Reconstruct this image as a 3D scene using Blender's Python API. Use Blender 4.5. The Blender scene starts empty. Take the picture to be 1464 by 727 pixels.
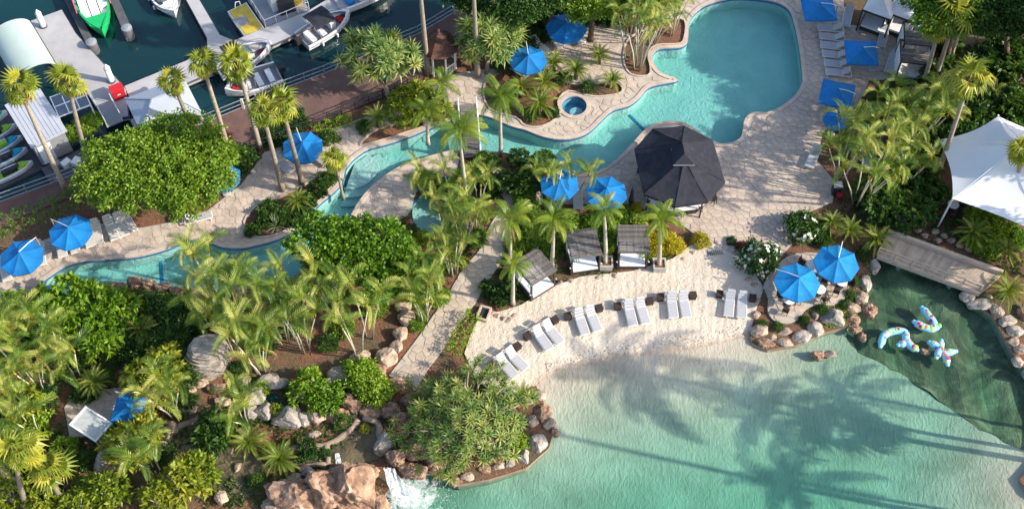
import bpy, math, random
import numpy as np
from mathutils import Vector, Matrix
from mathutils.geometry import delaunay_2d_cdt
R = math.radians
random.seed(7); rng = np.random.default_rng(7)
sc = bpy.context.scene
COL = sc.collection

# ------------------------------------------------------------------ camera
PITCH = R(57.0); H = 77.0; F = 1830.0; W0, H0 = 1464.0, 727.0
CAMY = -H / math.tan(PITCH)
cd = bpy.data.cameras.new('camera'); cam = bpy.data.objects.new('camera', cd); COL.objects.link(cam)
cam.location = (0, CAMY, H); cam.rotation_euler = (math.pi/2 - PITCH, 0, 0)
cd.sensor_width = 36.0; cd.lens = 36.0 * F / W0; cd.clip_start = 1.0; cd.clip_end = 3000
sc.camera = cam

# ------------------------------------------------------------------ sky + sun
SUN_EL = R(31); SUNV = Vector((math.cos(SUN_EL)*0.976, -math.cos(SUN_EL)*0.22, math.sin(SUN_EL))).normalized()
w = bpy.data.worlds.new('World'); sc.world = w; w.use_nodes = True
nt = w.node_tree; nt.nodes.clear()
sky = nt.nodes.new('ShaderNodeTexSky'); sky.sky_type = 'NISHITA'; sky.sun_disc = False
sky.sun_elevation = SUN_EL; sky.sun_rotation = math.atan2(SUNV.x, SUNV.y); sky.air_density = 1.0; sky.dust_density = 1.6
bg = nt.nodes.new('ShaderNodeBackground'); bg.inputs['Strength'].default_value = 0.15
wo = nt.nodes.new('ShaderNodeOutputWorld')
nt.links.new(sky.outputs[0], bg.inputs[0]); nt.links.new(bg.outputs[0], wo.inputs[0])
sd = bpy.data.lights.new('sun', 'SUN'); sd.energy = 3.7; sd.angle = R(0.6); sd.color = (1.0, 0.91, 0.76)
sun = bpy.data.objects.new('sun', sd); COL.objects.link(sun); sun.location = (60, -10, 60)
sun.rotation_euler = SUNV.to_track_quat('Z', 'Y').to_euler()
sc.view_settings.view_transform = 'Standard'; sc.view_settings.look = 'None'
sc.view_settings.exposure = 0.88; sc.view_settings.gamma = 1.0
sc.cycles.max_bounces = 6; sc.cycles.diffuse_bounces = 3; sc.cycles.glossy_bounces = 2
sc.cycles.transmission_bounces = 4; sc.cycles.transparent_max_bounces = 10; sc.cycles.volume_bounces = 0
sc.cycles.use_denoising = True; sc.cycles.caustics_reflective = False; sc.cycles.caustics_refractive = False

# ------------------------------------------------------------------ pixel -> place
def ray(u, v):
    x = (u - W0/2)/F; y = -(v - H0/2)/F
    return Vector((x, math.cos(PITCH) + y*math.sin(PITCH), -math.sin(PITCH) + y*math.cos(PITCH)))
CAM = Vector((0, CAMY, H))
def P(u, v, z=0.0):
    d = ray(u, v); t = (z - H)/d.z
    return CAM + d*t
def P2(u, v, z=0.0):
    p = P(u, v, z); return (p.x, p.y)
def above(base, u, v):            # the point on the ray through a pixel that stands over a base point (same depth)
    d = ray(u, v); t = (base.y - CAM.y)/d.y
    return CAM + d*t
def proj(p):
    r = Vector(p) - CAM; fw = Vector((0, math.cos(PITCH), -math.sin(PITCH))); up = Vector((0, math.sin(PITCH), math.cos(PITCH)))
    dz = r.dot(fw); return (W0/2 + F*r.x/dz, H0/2 - F*r.dot(up)/dz)
def mpp(u, v):                    # metres per pixel, across, at ground level
    a = P(u, v); return (a - CAM).dot(Vector((0, math.cos(PITCH), -math.sin(PITCH))))/F
def heading(a, b, z=0.0):
    p, q = P(*a, z), P(*b, z); return math.atan2(q.y-p.y, q.x-p.x)
def PX(pts, z=0.0): return [P2(u, v, z) for u, v in pts]

# ------------------------------------------------------------------ materials
def srgb(r, g, b):
    f = lambda c: ((c/255)/12.92 if c/255 <= 0.04045 else ((c/255+0.055)/1.055)**2.4)
    return (f(r), f(g), f(b))
def lum(c, k): return tuple(min(1, x*k) for x in c)
class NT:
    def __init__(s, name):
        s.m = bpy.data.materials.new(name); s.m.use_nodes = True; s.t = s.m.node_tree; s.t.nodes.clear()
        s.out = s.n('ShaderNodeOutputMaterial')
    def n(s, k, **kw):
        o = s.t.nodes.new(k)
        for a, b in kw.items():
            if hasattr(o, a): setattr(o, a, b)
            else: o.inputs[a].default_value = b
        return o
    def l(s, a, b): s.t.links.new(a, b)
    def noise(s, scale, detail=4, rough=0.6, coord='Object', dist=0.0):
        tc = s.n('ShaderNodeTexCoord'); no = s.n('ShaderNodeTexNoise')
        no.inputs['Scale'].default_value = scale; no.inputs['Detail'].default_value = detail; no.inputs['Roughness'].default_value = rough
        no.inputs['Distortion'].default_value = dist
        s.l(tc.outputs[coord], no.inputs['Vector']); return no
    def ramp(s, fac, stops):
        r = s.n('ShaderNodeValToRGB'); e = r.color_ramp.elements
        while len(e) < len(stops): e.new(0.5)
        for i, (p, c) in enumerate(stops):
            e[i].position = p; e[i].color = (*c, 1)
        s.l(fac, r.inputs[0]); return r
    def mix(s, f, a, b, mode='MIX'):
        m = s.n('ShaderNodeMix', data_type='RGBA', blend_type=mode)
        for k, x in ((0, f), (6, a), (7, b)):
            if isinstance(x, (int, float)): m.inputs[k].default_value = x
            elif isinstance(x, tuple): m.inputs[k].default_value = (*x, 1)
            else: s.l(x, m.inputs[k])
        return m.outputs[2]
    def val(s, op, a, b=None):
        m = s.n('ShaderNodeMath', operation=op)
        for i, x in enumerate((a, b)):
            if x is None: continue
            if isinstance(x, (int, float)): m.inputs[i].default_value = x
            else: s.l(x, m.inputs[i])
        return m.outputs[0]
    def bsdf(s, col, rough=0.7, metal=0.0, spec=0.3, bump=None, strength=0.3, dist=0.02):
        b = s.n('ShaderNodeBsdfPrincipled'); b.inputs['Roughness'].default_value = rough
        b.inputs['Metallic'].default_value = metal; b.inputs['Specular IOR Level'].default_value = spec
        if isinstance(col, tuple): b.inputs['Base Color'].default_value = (*col, 1)
        else: s.l(col, b.inputs['Base Color'])
        if bump is not None:
            bp = s.n('ShaderNodeBump'); bp.inputs['Strength'].default_value = strength; bp.inputs['Distance'].default_value = dist
            s.l(bump, bp.inputs['Height']); s.l(bp.outputs[0], b.inputs['Normal'])
        return b
    def fin(s, sh): s.l(sh.outputs[0], s.out.inputs[0]); return s.m

MAT = {}
def plain(name, col, rough=0.6, var=0.25, scale=3.0, metal=0.0, bump=0.0, bscale=20.0, rnd=0.0, spec=0.3):
    t = NT(name)
    no = t.noise(scale, 5)
    r = t.ramp(no.outputs[0], [(0.3, lum(col, 1-var)), (0.7, lum(col, 1+var))])
    c = r.outputs[0]
    if rnd:
        oi = t.n('ShaderNodeObjectInfo')
        c = t.mix(1.0, c, t.ramp(oi.outputs['Random'], [(0, (1-rnd,)*3), (1, (1+rnd*.4,)*3)]).outputs[0], 'MULTIPLY')
    b2 = t.noise(bscale, 4).outputs[0] if bump else None
    MAT[name] = t.fin(t.bsdf(c, rough, metal, spec, b2, bump or 0, 0.02)); return MAT[name]

def leafmat(name, stops, trans=0.35, rough=0.45):
    isl = .30 if name in ('leaf_cane', 'leaf_fan', 'leaf_feather', 'leaf_date', 'leaf_pandan') else .5
    t = NT(name)
    g = t.n('ShaderNodeNewGeometry'); oi = t.n('ShaderNodeObjectInfo')
    f = t.val('ADD', t.val('MULTIPLY', g.outputs['Random Per Island'], isl), t.val('MULTIPLY', oi.outputs['Random'], 1-isl))
    no = t.noise(0.9, 3)
    f = t.val('ADD', t.val('MULTIPLY', f, 0.72), t.val('MULTIPLY', no.outputs[0], 0.28))
    r = t.ramp(f, stops)
    b = t.bsdf(r.outputs[0], rough, 0, 0.35)
    tr = t.n('ShaderNodeBsdfTranslucent')
    t.l(t.mix(1.0, r.outputs[0], (1.0, 1.0, 0.45), 'MULTIPLY'), tr.inputs[0])
    mx = t.n('ShaderNodeMixShader'); mx.inputs[0].default_value = trans
    t.l(b.outputs[0], mx.inputs[1]); t.l(tr.outputs[0], mx.inputs[2])
    MAT[name] = t.fin(mx)

leafmat('leaf_bright', [(0.12, (.06, .15, .012)), (0.4, (.16, .31, .02)), (0.75, (.34, .47, .045))])
leafmat('leaf_tree', [(0.12, (.045, .125, .012)), (0.42, (.13, .26, .02)), (0.78, (.28, .39, .04))])
leafmat('leaf_deep', [(0.15, (.02, .06, .014)), (0.45, (.05, .125, .02)), (0.8, (.12, .21, .035))])
leafmat('leaf_cane', [(0.12, (.055, .115, .018)), (0.36, (.14, .24, .03)), (0.55, (.30, .38, .055)), (0.74, (.54, .54, .15)), (0.95, (.62, .48, .12))], .4, .35)
leafmat('leaf_fan', [(0.15, (.10, .15, .015)), (0.45, (.25, .31, .03)), (0.8, (.50, .46, .06))], .4, .35)
leafmat('leaf_feather', [(0.15, (.07, .13, .015)), (0.45, (.16, .26, .025)), (0.8, (.36, .41, .05))], .4, .38)
leafmat('leaf_date', [(0.15, (.08, .14, .02)), (0.45, (.18, .26, .03)), (0.8, (.40, .41, .08))], .4, .38)
leafmat('leaf_pandan', [(0.15, (.06, .13, .04)), (0.42, (.15, .25, .065)), (0.7, (.33, .40, .11)), (0.9, (.52, .44, .15))], .35, .4)
leafmat('leaf_lime', [(0.12, (.09, .16, .015)), (0.4, (.24, .33, .025)), (0.7, (.46, .47, .06)), (0.95, (.58, .46, .10))], .4, .4)
leafmat('leaf_croton', [(0.15, (.25, .24, .015)), (0.5, (.48, .42, .025)), (0.85, (.64, .52, .04))])
leafmat('leaf_red', [(0.15, (.10, .02, .02)), (0.5, (.20, .04, .035)), (0.85, (.30, .08, .05))])
leafmat('leaf_grey', [(0.15, (.10, .15, .08)), (0.5, (.21, .27, .15)), (0.85, (.35, .40, .24))])
leafmat('leaf_dry', [(0.2, (.24, .16, .06)), (0.8, (.46, .31, .11))], 0.25)
plain('flower_white', (.8, .8, .76), 0.6, 0.05)
plain('trunk_grey', (.33, .28, .22), 0.9, 0.3, 6, bump=0.6, bscale=14, rnd=.3)
plain('trunk_pale', (.46, .42, .34), 0.85, 0.25, 5, bump=0.4, bscale=12, rnd=.2)
plain('trunk_brown', (.13, .09, .06), 0.9, 0.3, 6, bump=0.6, bscale=14)
plain('cane_stem', (.52, .49, .38), 0.6, 0.3, 6, rnd=.3)
plain('crownshaft', (.48, .27, .035), 0.5, 0.3, 5, rnd=.3)
plain('shaft_green', (.20, .25, .06), 0.5, 0.25, 5)
plain('blue_fabric', (.006, .165, .45), 0.75, 0.16, 1.6, bump=0.3, bscale=5, rnd=.25)
plain('blue_fabric_pale', (.008, .21, .50), 0.75, 0.16, 1.6, bump=0.3, bscale=5, rnd=.18)
plain('black_fabric', (.024, .026, .038), 0.85, 0.35, 2.0, bump=0.3, bscale=60)
plain('white_fabric', (.74, .75, .78), 0.8, 0.06, 1.5, bump=0.2, bscale=5)
plain('white_sail', (.80, .81, .83), 0.6, 0.04, 0.4)
plain('white_metal', (.72, .72, .72), 0.4, 0.05)
plain('grey_metal', (.36, .37, .38), 0.45, 0.12, metal=0.4)
plain('dark_metal', (.03, .03, .034), 0.5, 0.2)
plain('sling_white', (.44, .44, .47), 0.8, 0.08, 8)
plain('sling_cream', (.56, .53, .48), 0.8, 0.10, 8)
plain('wicker', (.045, .03, .025), 0.8, 0.4, 20, bump=0.5, bscale=60)
plain('dark_wood', (.05, .04, .035), 0.7, 0.35, 6)
plain('grey_wood', (.17, .155, .145), 0.85, 0.35, 7, bump=0.5, bscale=18, rnd=.45)
plain('brown_wood', (.20, .12, .07), 0.8, 0.35, 7, bump=0.4, bscale=18, rnd=.3)
plain('grout', (.45, .395, .34), 0.95, 0.15, 1.5)
plain('concrete', (.42, .39, .36), 0.9, 0.18, 2.5, bump=0.3, bscale=30)
plain('concrete_pale', (.56, .54, .52), 0.9, 0.12, 1.2, bump=0.2, bscale=30, rnd=.12)
plain('dock_grey', (.43, .42, .43), 0.85, 0.12, 0.8, bump=0.2, bscale=20, rnd=.12)
plain('dock_dark', (.09, .09, .10), 0.8, 0.3, 2)
plain('roof_shed', (.44, .46, .51), 0.55, 0.06, 0.8)
plain('roof_vault', (.44, .53, .48), 0.4, 0.05, 0.6)
plain('roof_kiosk', (.38, .42, .49), 0.5, 0.06, 1.0)
plain('wall_white', (.70, .74, .76), 0.7, 0.06)
plain('shingle', (.13, .065, .05), 0.9, 0.4, 9, bump=0.6, bscale=26, rnd=.4)
plain('gelcoat', (.76, .76, .76), 0.22, 0.04, spec=.5)
plain('boat_green', (.015, .42, .12), 0.3, 0.06, spec=.5)
plain('boat_red', (.45, .02, .03), 0.5, 0.1)
plain('boat_grey', (.25, .26, .28), 0.7, 0.12)
plain('boat_pale', (.42, .45, .44), 0.7, 0.12)
plain('boat_yellow', (.50, .37, .06), 0.7, 0.2, 1.5)
plain('boat_blue', (.02, .22, .55), 0.4, 0.08)
plain('jet_lime', (.30, .52, .04), 0.35, 0.08)
plain('jet_cyan', (.02, .36, .52), 0.35, 0.08)
plain('pink', (.75, .10, .22), 0.5, 0.05)
plain('red_paint', (.52, .02, .03), 0.5, 0.08)
plain('terracotta', (.42, .15, .07), 0.85, 0.2)
plain('mat_teal', (.01, .36, .42), 0.8, 0.05)
plain('glass_roof', (.10, .13, .17), 0.12, 0.1, spec=.6)
plain('bridge_deck', (.44, .355, .275), 0.9, 0.2, 1.6, bump=0.3, bscale=20, rnd=.2)
plain('kerb_stone', (.48, .39, .31), 0.9, 0.15, 2.0, bump=0.3, bscale=20)
plain('rim_stone', (.30, .225, .17), 0.9, 0.25, 2.0, bump=0.5, bscale=9)
plain('tile_blue', (.03, .17, .34), 0.3, 0.15, 12)
plain('float_blue', (.30, .66, .85), 0.35, 0.05)
for nm, c in (('dot_red', (.60, .02, .04)), ('dot_purple', (.16, .12, .55)), ('dot_yellow', (.75, .62, .06)), ('dot_green', (.18, .62, .12)), ('dot_pink', (.80, .35, .55)), ('dot_orange', (.75, .25, .08))):
    plain(nm, c, 0.4, 0.03)

def mk_ground():
    t = NT('mulch')
    n1 = t.noise(0.25, 5, 0.6); n2 = t.noise(9, 6, 0.75)
    a = t.ramp(n2.outputs[0], [(0.3, (.07, .035, .022)), (0.5, (.19, .09, .055)), (0.72, (.33, .17, .105))])
    b = t.ramp(n2.outputs[0], [(0.3, (.055, .05, .028)), (0.55, (.13, .10, .06)), (0.75, (.22, .17, .10))])
    f = t.ramp(n1.outputs[0], [(0.46, (0, 0, 0)), (0.6, (1, 1, 1))])
    MAT['mulch'] = t.fin(t.bsdf(t.mix(f.outputs[0], a.outputs[0], b.outputs[0]), 0.95, bump=n2.outputs[0], strength=0.9, dist=0.08))
def mk_sand(name, under):
    t = NT(name)
    n1 = t.noise(0.35, 4); n2 = t.noise(30, 4)
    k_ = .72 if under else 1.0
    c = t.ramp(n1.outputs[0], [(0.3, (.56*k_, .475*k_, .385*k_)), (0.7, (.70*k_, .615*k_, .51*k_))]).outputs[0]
    tc = t.n('ShaderNodeTexCoord')
    if under:
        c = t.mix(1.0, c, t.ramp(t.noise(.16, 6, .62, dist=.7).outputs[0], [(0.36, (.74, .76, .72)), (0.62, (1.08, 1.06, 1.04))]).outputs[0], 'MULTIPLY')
        hs = []
        for sc_, rz_, sx_ in ((1.5, -14, (2.0, .9, 1)), (2.9, 10, (1.3, .9, 1))):
            mp = t.n('ShaderNodeMapping'); mp.inputs['Rotation'].default_value = (0, 0, R(rz_)); mp.inputs['Scale'].default_value = sx_
            no = t.n('ShaderNodeTexNoise'); no.inputs['Scale'].default_value = sc_; no.inputs['Detail'].default_value = 2.0; no.inputs['Distortion'].default_value = .5
            t.l(tc.outputs['Object'], mp.inputs[0]); t.l(mp.outputs[0], no.inputs[0])
            hs.append(t.val('ABSOLUTE', t.val('SUBTRACT', no.outputs[0], .5)))
        bs = t.bsdf(c, 0.9, bump=t.val('ADD', t.val('MULTIPLY', hs[0], 2.2), t.val('MULTIPLY', hs[1], 1.0)), strength=0.36, dist=0.16)
    else:
        # damp sand near the waterline
        g = t.n('ShaderNodeNewGeometry'); sp = t.n('ShaderNodeSeparateXYZ'); t.l(g.outputs['Position'], sp.inputs[0])
        z = t.val('ADD', sp.outputs[2], t.val('MULTIPLY', t.noise(1.5, 3).outputs[0], 0.05))
        wet = t.ramp(t.val('ADD', t.val('MULTIPLY', z, 4.0), 1.0), [(0.13, (.72, .66, .60)), (0.32, (1, 1, 1))])
        c = t.mix(1.0, c, wet.outputs[0], 'MULTIPLY')
        v = t.n('ShaderNodeTexVoronoi'); v.inputs['Scale'].default_value = 2.6; t.l(tc.outputs['Object'], v.inputs[0])
        dimp = t.ramp(v.outputs[0], [(0.05, (0, 0, 0)), (0.42, (1, 1, 1))])
        mp = t.n('ShaderNodeMapping'); mp.inputs['Rotation'].default_value = (0, 0, R(12)); mp.inputs['Scale'].default_value = (1.0, .35, 1)
        wv = t.n('ShaderNodeTexWave', wave_type='BANDS'); wv.inputs['Scale'].default_value = 0.55; wv.inputs['Distortion'].default_value = 6; wv.inputs['Detail'].default_value = 2
        t.l(tc.outputs['Object'], mp.inputs[0]); t.l(mp.outputs[0], wv.inputs[0])
        h = t.val('ADD', t.val('MULTIPLY', wv.outputs['Fac'], 0.16), t.val('ADD', t.val('MULTIPLY', dimp.outputs[0], 0.30), t.val('MULTIPLY', t.noise(3.2, 6, .68, dist=.8).outputs[0], 1.5)))
        bs = t.bsdf(c, 0.95, bump=h, strength=0.85, dist=0.11)
    MAT[name] = t.fin(bs)
def mk_stone(name, cols, rnd=True, scale=1.2):
    t = NT(name)
    no = t.noise(scale, 6, 0.65); base = t.ramp(no.outputs[0], [(0.28, cols[0]), (0.5, cols[1]), (0.75, cols[2])]).outputs[0]
    g = t.n('ShaderNodeNewGeometry'); oi = t.n('ShaderNodeObjectInfo')
    f = t.val('FRACT', t.val('ADD', g.outputs['Random Per Island'], oi.outputs['Random']))
    tint = t.ramp(f, [(0.0, (.86, .84, .83)), (0.35, (1.0, .96, .92)), (0.7, (1.06, 1.0, .95)), (1.0, (.94, .88, .84))]).outputs[0]
    c = t.mix(1.0, base, tint, 'MULTIPLY')
    MAT[name] = t.fin(t.bsdf(c, 0.85, bump=t.noise(7, 6).outputs[0], strength=0.6 if 'rock' in name else 0.35, dist=0.05))
def mk_water(name, col, dens, bs=1.2, bstr=0.08):
    t = NT(name)
    fr = t.n('ShaderNodeFresnel'); fr.inputs[0].default_value = 1.33
    bp = t.n('ShaderNodeBump'); bp.inputs['Strength'].default_value = bstr; bp.inputs['Distance'].default_value = 0.2
    t.l(t.noise(bs, 3, 0.5).outputs[0], bp.inputs['Height'])
    gl = t.n('ShaderNodeBsdfGlossy'); gl.inputs['Roughness'].default_value = 0.06
    t.l(bp.outputs[0], gl.inputs['Normal']); t.l(bp.outputs[0], fr.inputs['Normal'])
    tr = t.n('ShaderNodeBsdfTransparent')
    mx = t.n('ShaderNodeMixShader'); ge = t.n('ShaderNodeNewGeometry'); t.l(t.val('MULTIPLY', fr.outputs[0], t.val('SUBTRACT', 1.0, ge.outputs['Backfacing'])), mx.inputs[0]); t.l(tr.outputs[0], mx.inputs[1]); t.l(gl.outputs[0], mx.inputs[2])
    va = t.n('ShaderNodeVolumeAbsorption'); va.inputs['Color'].default_value = (*col, 1); va.inputs['Density'].default_value = dens
    t.l(va.outputs[0], t.out.inputs['Volume']); MAT[name] = t.fin(mx)
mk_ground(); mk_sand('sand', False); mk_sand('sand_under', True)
mk_stone('paving', [(.36, .30, .255), (.50, .43, .37), (.60, .525, .455)])
mk_stone('path_stone', [(.38, .32, .26), (.50, .43, .36), (.60, .52, .44)])
mk_stone('rock', [(.17, .13, .10), (.42, .33, .26), (.62, .52, .43)], scale=1.8)
mk_stone('rock_red', [(.085, .055, .04), (.29, .185, .13), (.54, .42, .32)], scale=2.2)
mk_stone('rock_grey', [(.13, .12, .11), (.36, .33, .30), (.60, .56, .52)], scale=1.6)
mk_stone('coping', [(.40, .33, .29), (.52, .44, .38), (.60, .51, .44)])
mk_water('water_lagoon', (.16, .80, .71), 0.66, 2.6, .3)
mk_water('water_pool', (.18, .80, .78), 0.32)
mk_water('water_spa', (.05, .62, .90), 0.9)
def mk_pool(name, c0, c1):
    t = NT(name); no = t.noise(.35, 5, dist=.8); n2 = None
    nn = t.noise(1.7, 2, .5, dist=.6); nm = t.noise(3.3, 2, .5, dist=.6)
    hh = t.val('ADD', t.val('MULTIPLY', t.val('ABSOLUTE', t.val('SUBTRACT', nn.outputs[0], .5)), 2.0), t.val('ABSOLUTE', t.val('SUBTRACT', nm.outputs[0], .5)))
    c = t.ramp(no.outputs[0], [(0.3, c0), (0.7, c1)]).outputs[0]
    MAT[name] = t.fin(t.bsdf(c, 0.7, bump=hh, strength=0.5, dist=0.16))
mk_pool('pool_plaster', (.31, .46, .44), (.42, .56, .53))
def mk_algae():
    t = NT('pond_algae'); tc = t.n('ShaderNodeTexCoord')
    c = t.ramp(t.noise(0.28, 8, .72, dist=1.2).outputs[0], [(0.30, (.040, .034, .024)), (0.48, (.120, .100, .058)), (0.70, (.36, .30, .18))]).outputs[0]
    mp = t.n('ShaderNodeMapping'); mp.inputs['Rotation'].default_value = (0, 0, R(40)); mp.inputs['Scale'].default_value = (2.4, .8, 1); no = t.n('ShaderNodeTexNoise'); no.inputs['Scale'].default_value = 1.6; no.inputs['Detail'].default_value = 3; no.inputs['Distortion'].default_value = 1.0
    t.l(tc.outputs['Object'], mp.inputs[0]); t.l(mp.outputs[0], no.inputs[0]); h = t.val('ABSOLUTE', t.val('SUBTRACT', no.outputs[0], .5))
    MAT['pond_algae'] = t.fin(t.bsdf(c, 0.8, bump=h, strength=0.5, dist=0.22))
mk_algae()
mk_pool('pond_sand', (.06, .05, .03), (.19, .155, .09))
def mk_marina():
    t = NT('marina_water'); n = t.noise(1.1, 4, 0.55, dist=0.6)
    c = t.ramp(t.noise(0.06, 3).outputs[0], [(0.35, (.004, .020, .026)), (0.7, (.006, .05, .055))]).outputs[0]
    MAT['marina_water'] = t.fin(t.bsdf(c, 0.08, spec=0.5, bump=n.outputs[0], strength=0.10, dist=0.3))
mk_marina()
def mk_brick():
    t = NT('promenade_brick'); tc = t.n('ShaderNodeTexCoord'); b = t.n('ShaderNodeTexBrick'); b.inputs['Scale'].default_value = 3.0
    mp = t.n('ShaderNodeMapping'); mp.inputs['Rotation'].default_value = (0, 0, R(35)); t.l(tc.outputs['Object'], mp.inputs[0]); t.l(mp.outputs[0], b.inputs[0])
    b.inputs['Color1'].default_value = (.19, .105, .085, 1); b.inputs['Color2'].default_value = (.145, .085, .075, 1); b.inputs['Mortar'].default_value = (.10, .07, .06, 1)
    c = t.mix(1.0, b.outputs[0], t.ramp(t.noise(0.7, 4).outputs[0], [(0.3, (.75,)*3), (0.7, (1.15,)*3)]).outputs[0], 'MULTIPLY')
    MAT['promenade_brick'] = t.fin(t.bsdf(c, 0.85))
mk_brick()
def mk_foam():
    t = NT('foam'); b = t.bsdf((.86, .90, .90), 0.6); tr = t.n('ShaderNodeBsdfTransparent')
    tc = t.n('ShaderNodeTexCoord'); vl = t.n('ShaderNodeVectorMath', operation='LENGTH'); mp = t.n('ShaderNodeMapping'); mp.inputs['Location'].default_value = (-.3, .0, 0); t.l(tc.outputs['Object'], mp.inputs[0]); t.l(mp.outputs[0], vl.inputs[0])
    no = t.noise(1.6, 9, 0.72, dist=0.4)
    k = t.val('SUBTRACT', t.val('ADD', no.outputs[0], .10), t.val('MULTIPLY', vl.outputs['Value'], .12))
    f = t.ramp(k, [(0.36, (0, 0, 0)), (0.52, (.45,)*3), (0.75, (1, 1, 1))])
    mx = t.n('ShaderNodeMixShader'); t.l(f.outputs[0], mx.inputs[0]); t.l(tr.outputs[0], mx.inputs[1]); t.l(b.outputs[0], mx.inputs[2])
    MAT['foam'] = t.fin(mx)
    t = NT('falling_water'); b = t.bsdf((.80, .86, .86), 0.3); tr = t.n('ShaderNodeBsdfTransparent')
    tc = t.n('ShaderNodeTexCoord'); mp = t.n('ShaderNodeMapping'); mp.inputs['Scale'].default_value = (5, 5, .6); no = t.n('ShaderNodeTexNoise'); no.inputs['Scale'].default_value = 1.0; no.inputs['Detail'].default_value = 4
    t.l(tc.outputs['Object'], mp.inputs[0]); t.l(mp.outputs[0], no.inputs[0])
    f = t.ramp(no.outputs[0], [(0.35, (.15,)*3), (0.6, (.9,)*3)])
    mx = t.n('ShaderNodeMixShader'); t.l(f.outputs[0], mx.inputs[0]); t.l(tr.outputs[0], mx.inputs[1]); t.l(b.outputs[0], mx.inputs[2]); MAT['falling_water'] = t.fin(mx)
mk_foam()

# ------------------------------------------------------------------ mesh helpers
def mkmesh(name, v, f, mats, mi=None, smooth=False):
    me = bpy.data.meshes.new(name); me.from_pydata([tuple(p) for p in v], [], f)
    for m in ([mats] if isinstance(mats, str) else mats): me.materials.append(MAT[m])
    if mi is not None and len(set(mi)) > 1: me.polygons.foreach_set('material_index', mi)
    if smooth: me.polygons.foreach_set('use_smooth', [True]*len(me.polygons))
    me.update(); return me
def ob(name, me, parent=None, loc=(0, 0, 0), rot=(0, 0, 0), scale=(1, 1, 1)):
    o = bpy.data.objects.new(name, me); COL.objects.link(o)
    o.location = loc; o.rotation_euler = rot; o.scale = scale if not isinstance(scale, (int, float)) else (scale,)*3
    if parent: o.parent = parent
    return o
def tag(o, label, cat, group=None):
    o['label'] = label; o['category'] = cat
    if group: o['group'] = group
    return o
def kind(o, k): o['kind'] = k; return o
def thing(name, label, cat, loc=(0, 0, 0), rz=0.0, group=None, scale=1.0):
    return tag(ob(name, None, None, loc, (0, 0, rz), scale), label, cat, group)
class MB:
    def __init__(s): s.v = []; s.f = []; s.m = []
    def add(s, vs, fs, m=0):
        k = len(s.v); s.v += [tuple(p) for p in vs]; s.f += [tuple(i+k for i in f) for f in fs]; s.m += [m]*len(fs); return s
    def box(s, c, size, rz=0.0, m=0, ry=0.0, rx=0.0):
        M = Matrix.Rotation(rz, 3, 'Z') @ Matrix.Rotation(ry, 3, 'Y') @ Matrix.Rotation(rx, 3, 'X'); c = Vector(c)
        vs = [c + M @ Vector((sx*size[0]/2, sy*size[1]/2, sz*size[2]/2)) for sx in (-1, 1) for sy in (-1, 1) for sz in (-1, 1)]
        return s.add(vs, [(0, 1, 3, 2), (4, 6, 7, 5), (0, 4, 5, 1), (2, 3, 7, 6), (0, 2, 6, 4), (1, 5, 7, 3)], m)
    def bar(s, a, b, wd, ht=None, m=0):
        a, b = Vector(a), Vector(b); d = b-a; ht = ht or wd
        return s.box((a+b)/2, (d.length, wd, ht), math.atan2(d.y, d.x), m, -math.atan2(d.z, math.hypot(d.x, d.y)))
    def tube(s, pts, rad, n=6, m=0, caps=True):
        pts = [Vector(p) for p in pts]; rad = [rad]*len(pts) if isinstance(rad, (int, float)) else rad
        rings = []
        for i, p in enumerate(pts):
            t = (pts[min(i+1, len(pts)-1)] - pts[max(i-1, 0)]).normalized()
            a = t.cross(Vector((0, 0, 1))) if abs(t.z) < 0.95 else t.cross(Vector((0, 1, 0)))
            a.normalize(); b = t.cross(a)
            rings.append([p + (a*math.cos(2*math.pi*k/n) + b*math.sin(2*math.pi*k/n))*rad[i] for k in range(n)])
        vs = [q for r_ in rings for q in r_]
        fs = [(i*n+k, i*n+(k+1) % n, (i+1)*n+(k+1) % n, (i+1)*n+k) for i in range(len(pts)-1) for k in range(n)]
        if caps: fs += [tuple(range(n))[::-1], tuple((len(pts)-1)*n+k for k in range(n))]
        return s.add(vs, fs, m)
    def lathe(s, prof, n=16, c=(0, 0, 0), m=0):
        vs = [(c[0]+r_*math.cos(2*math.pi*k/n), c[1]+r_*math.sin(2*math.pi*k/n), c[2]+z) for r_, z in prof for k in range(n)]
        fs = [(i*n+k, i*n+(k+1) % n, (i+1)*n+(k+1) % n, (i+1)*n+k) for i in range(len(prof)-1) for k in range(n)]
        fs += [tuple(range(n))[::-1], tuple((len(prof)-1)*n+k for k in range(n))]
        return s.add(vs, fs, m)
    def prism(s, poly, z0, z1, m=0):
        n = len(poly); vs = [(x, y, z0) for x, y in poly] + [(x, y, z1) for x, y in poly]
        return s.add(vs, [tuple(range(n))[::-1], tuple(range(n, 2*n))] + [(i, (i+1) % n, n+(i+1) % n, n+i) for i in range(n)], m)
    def me(s, name, mats, smooth=False): return mkmesh(name, s.v, s.f, mats, s.m, smooth)
    def ob(s, name, mats, parent=None, smooth=False, **kw): return ob(name, s.me(name, mats, smooth), parent, **kw)

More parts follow.
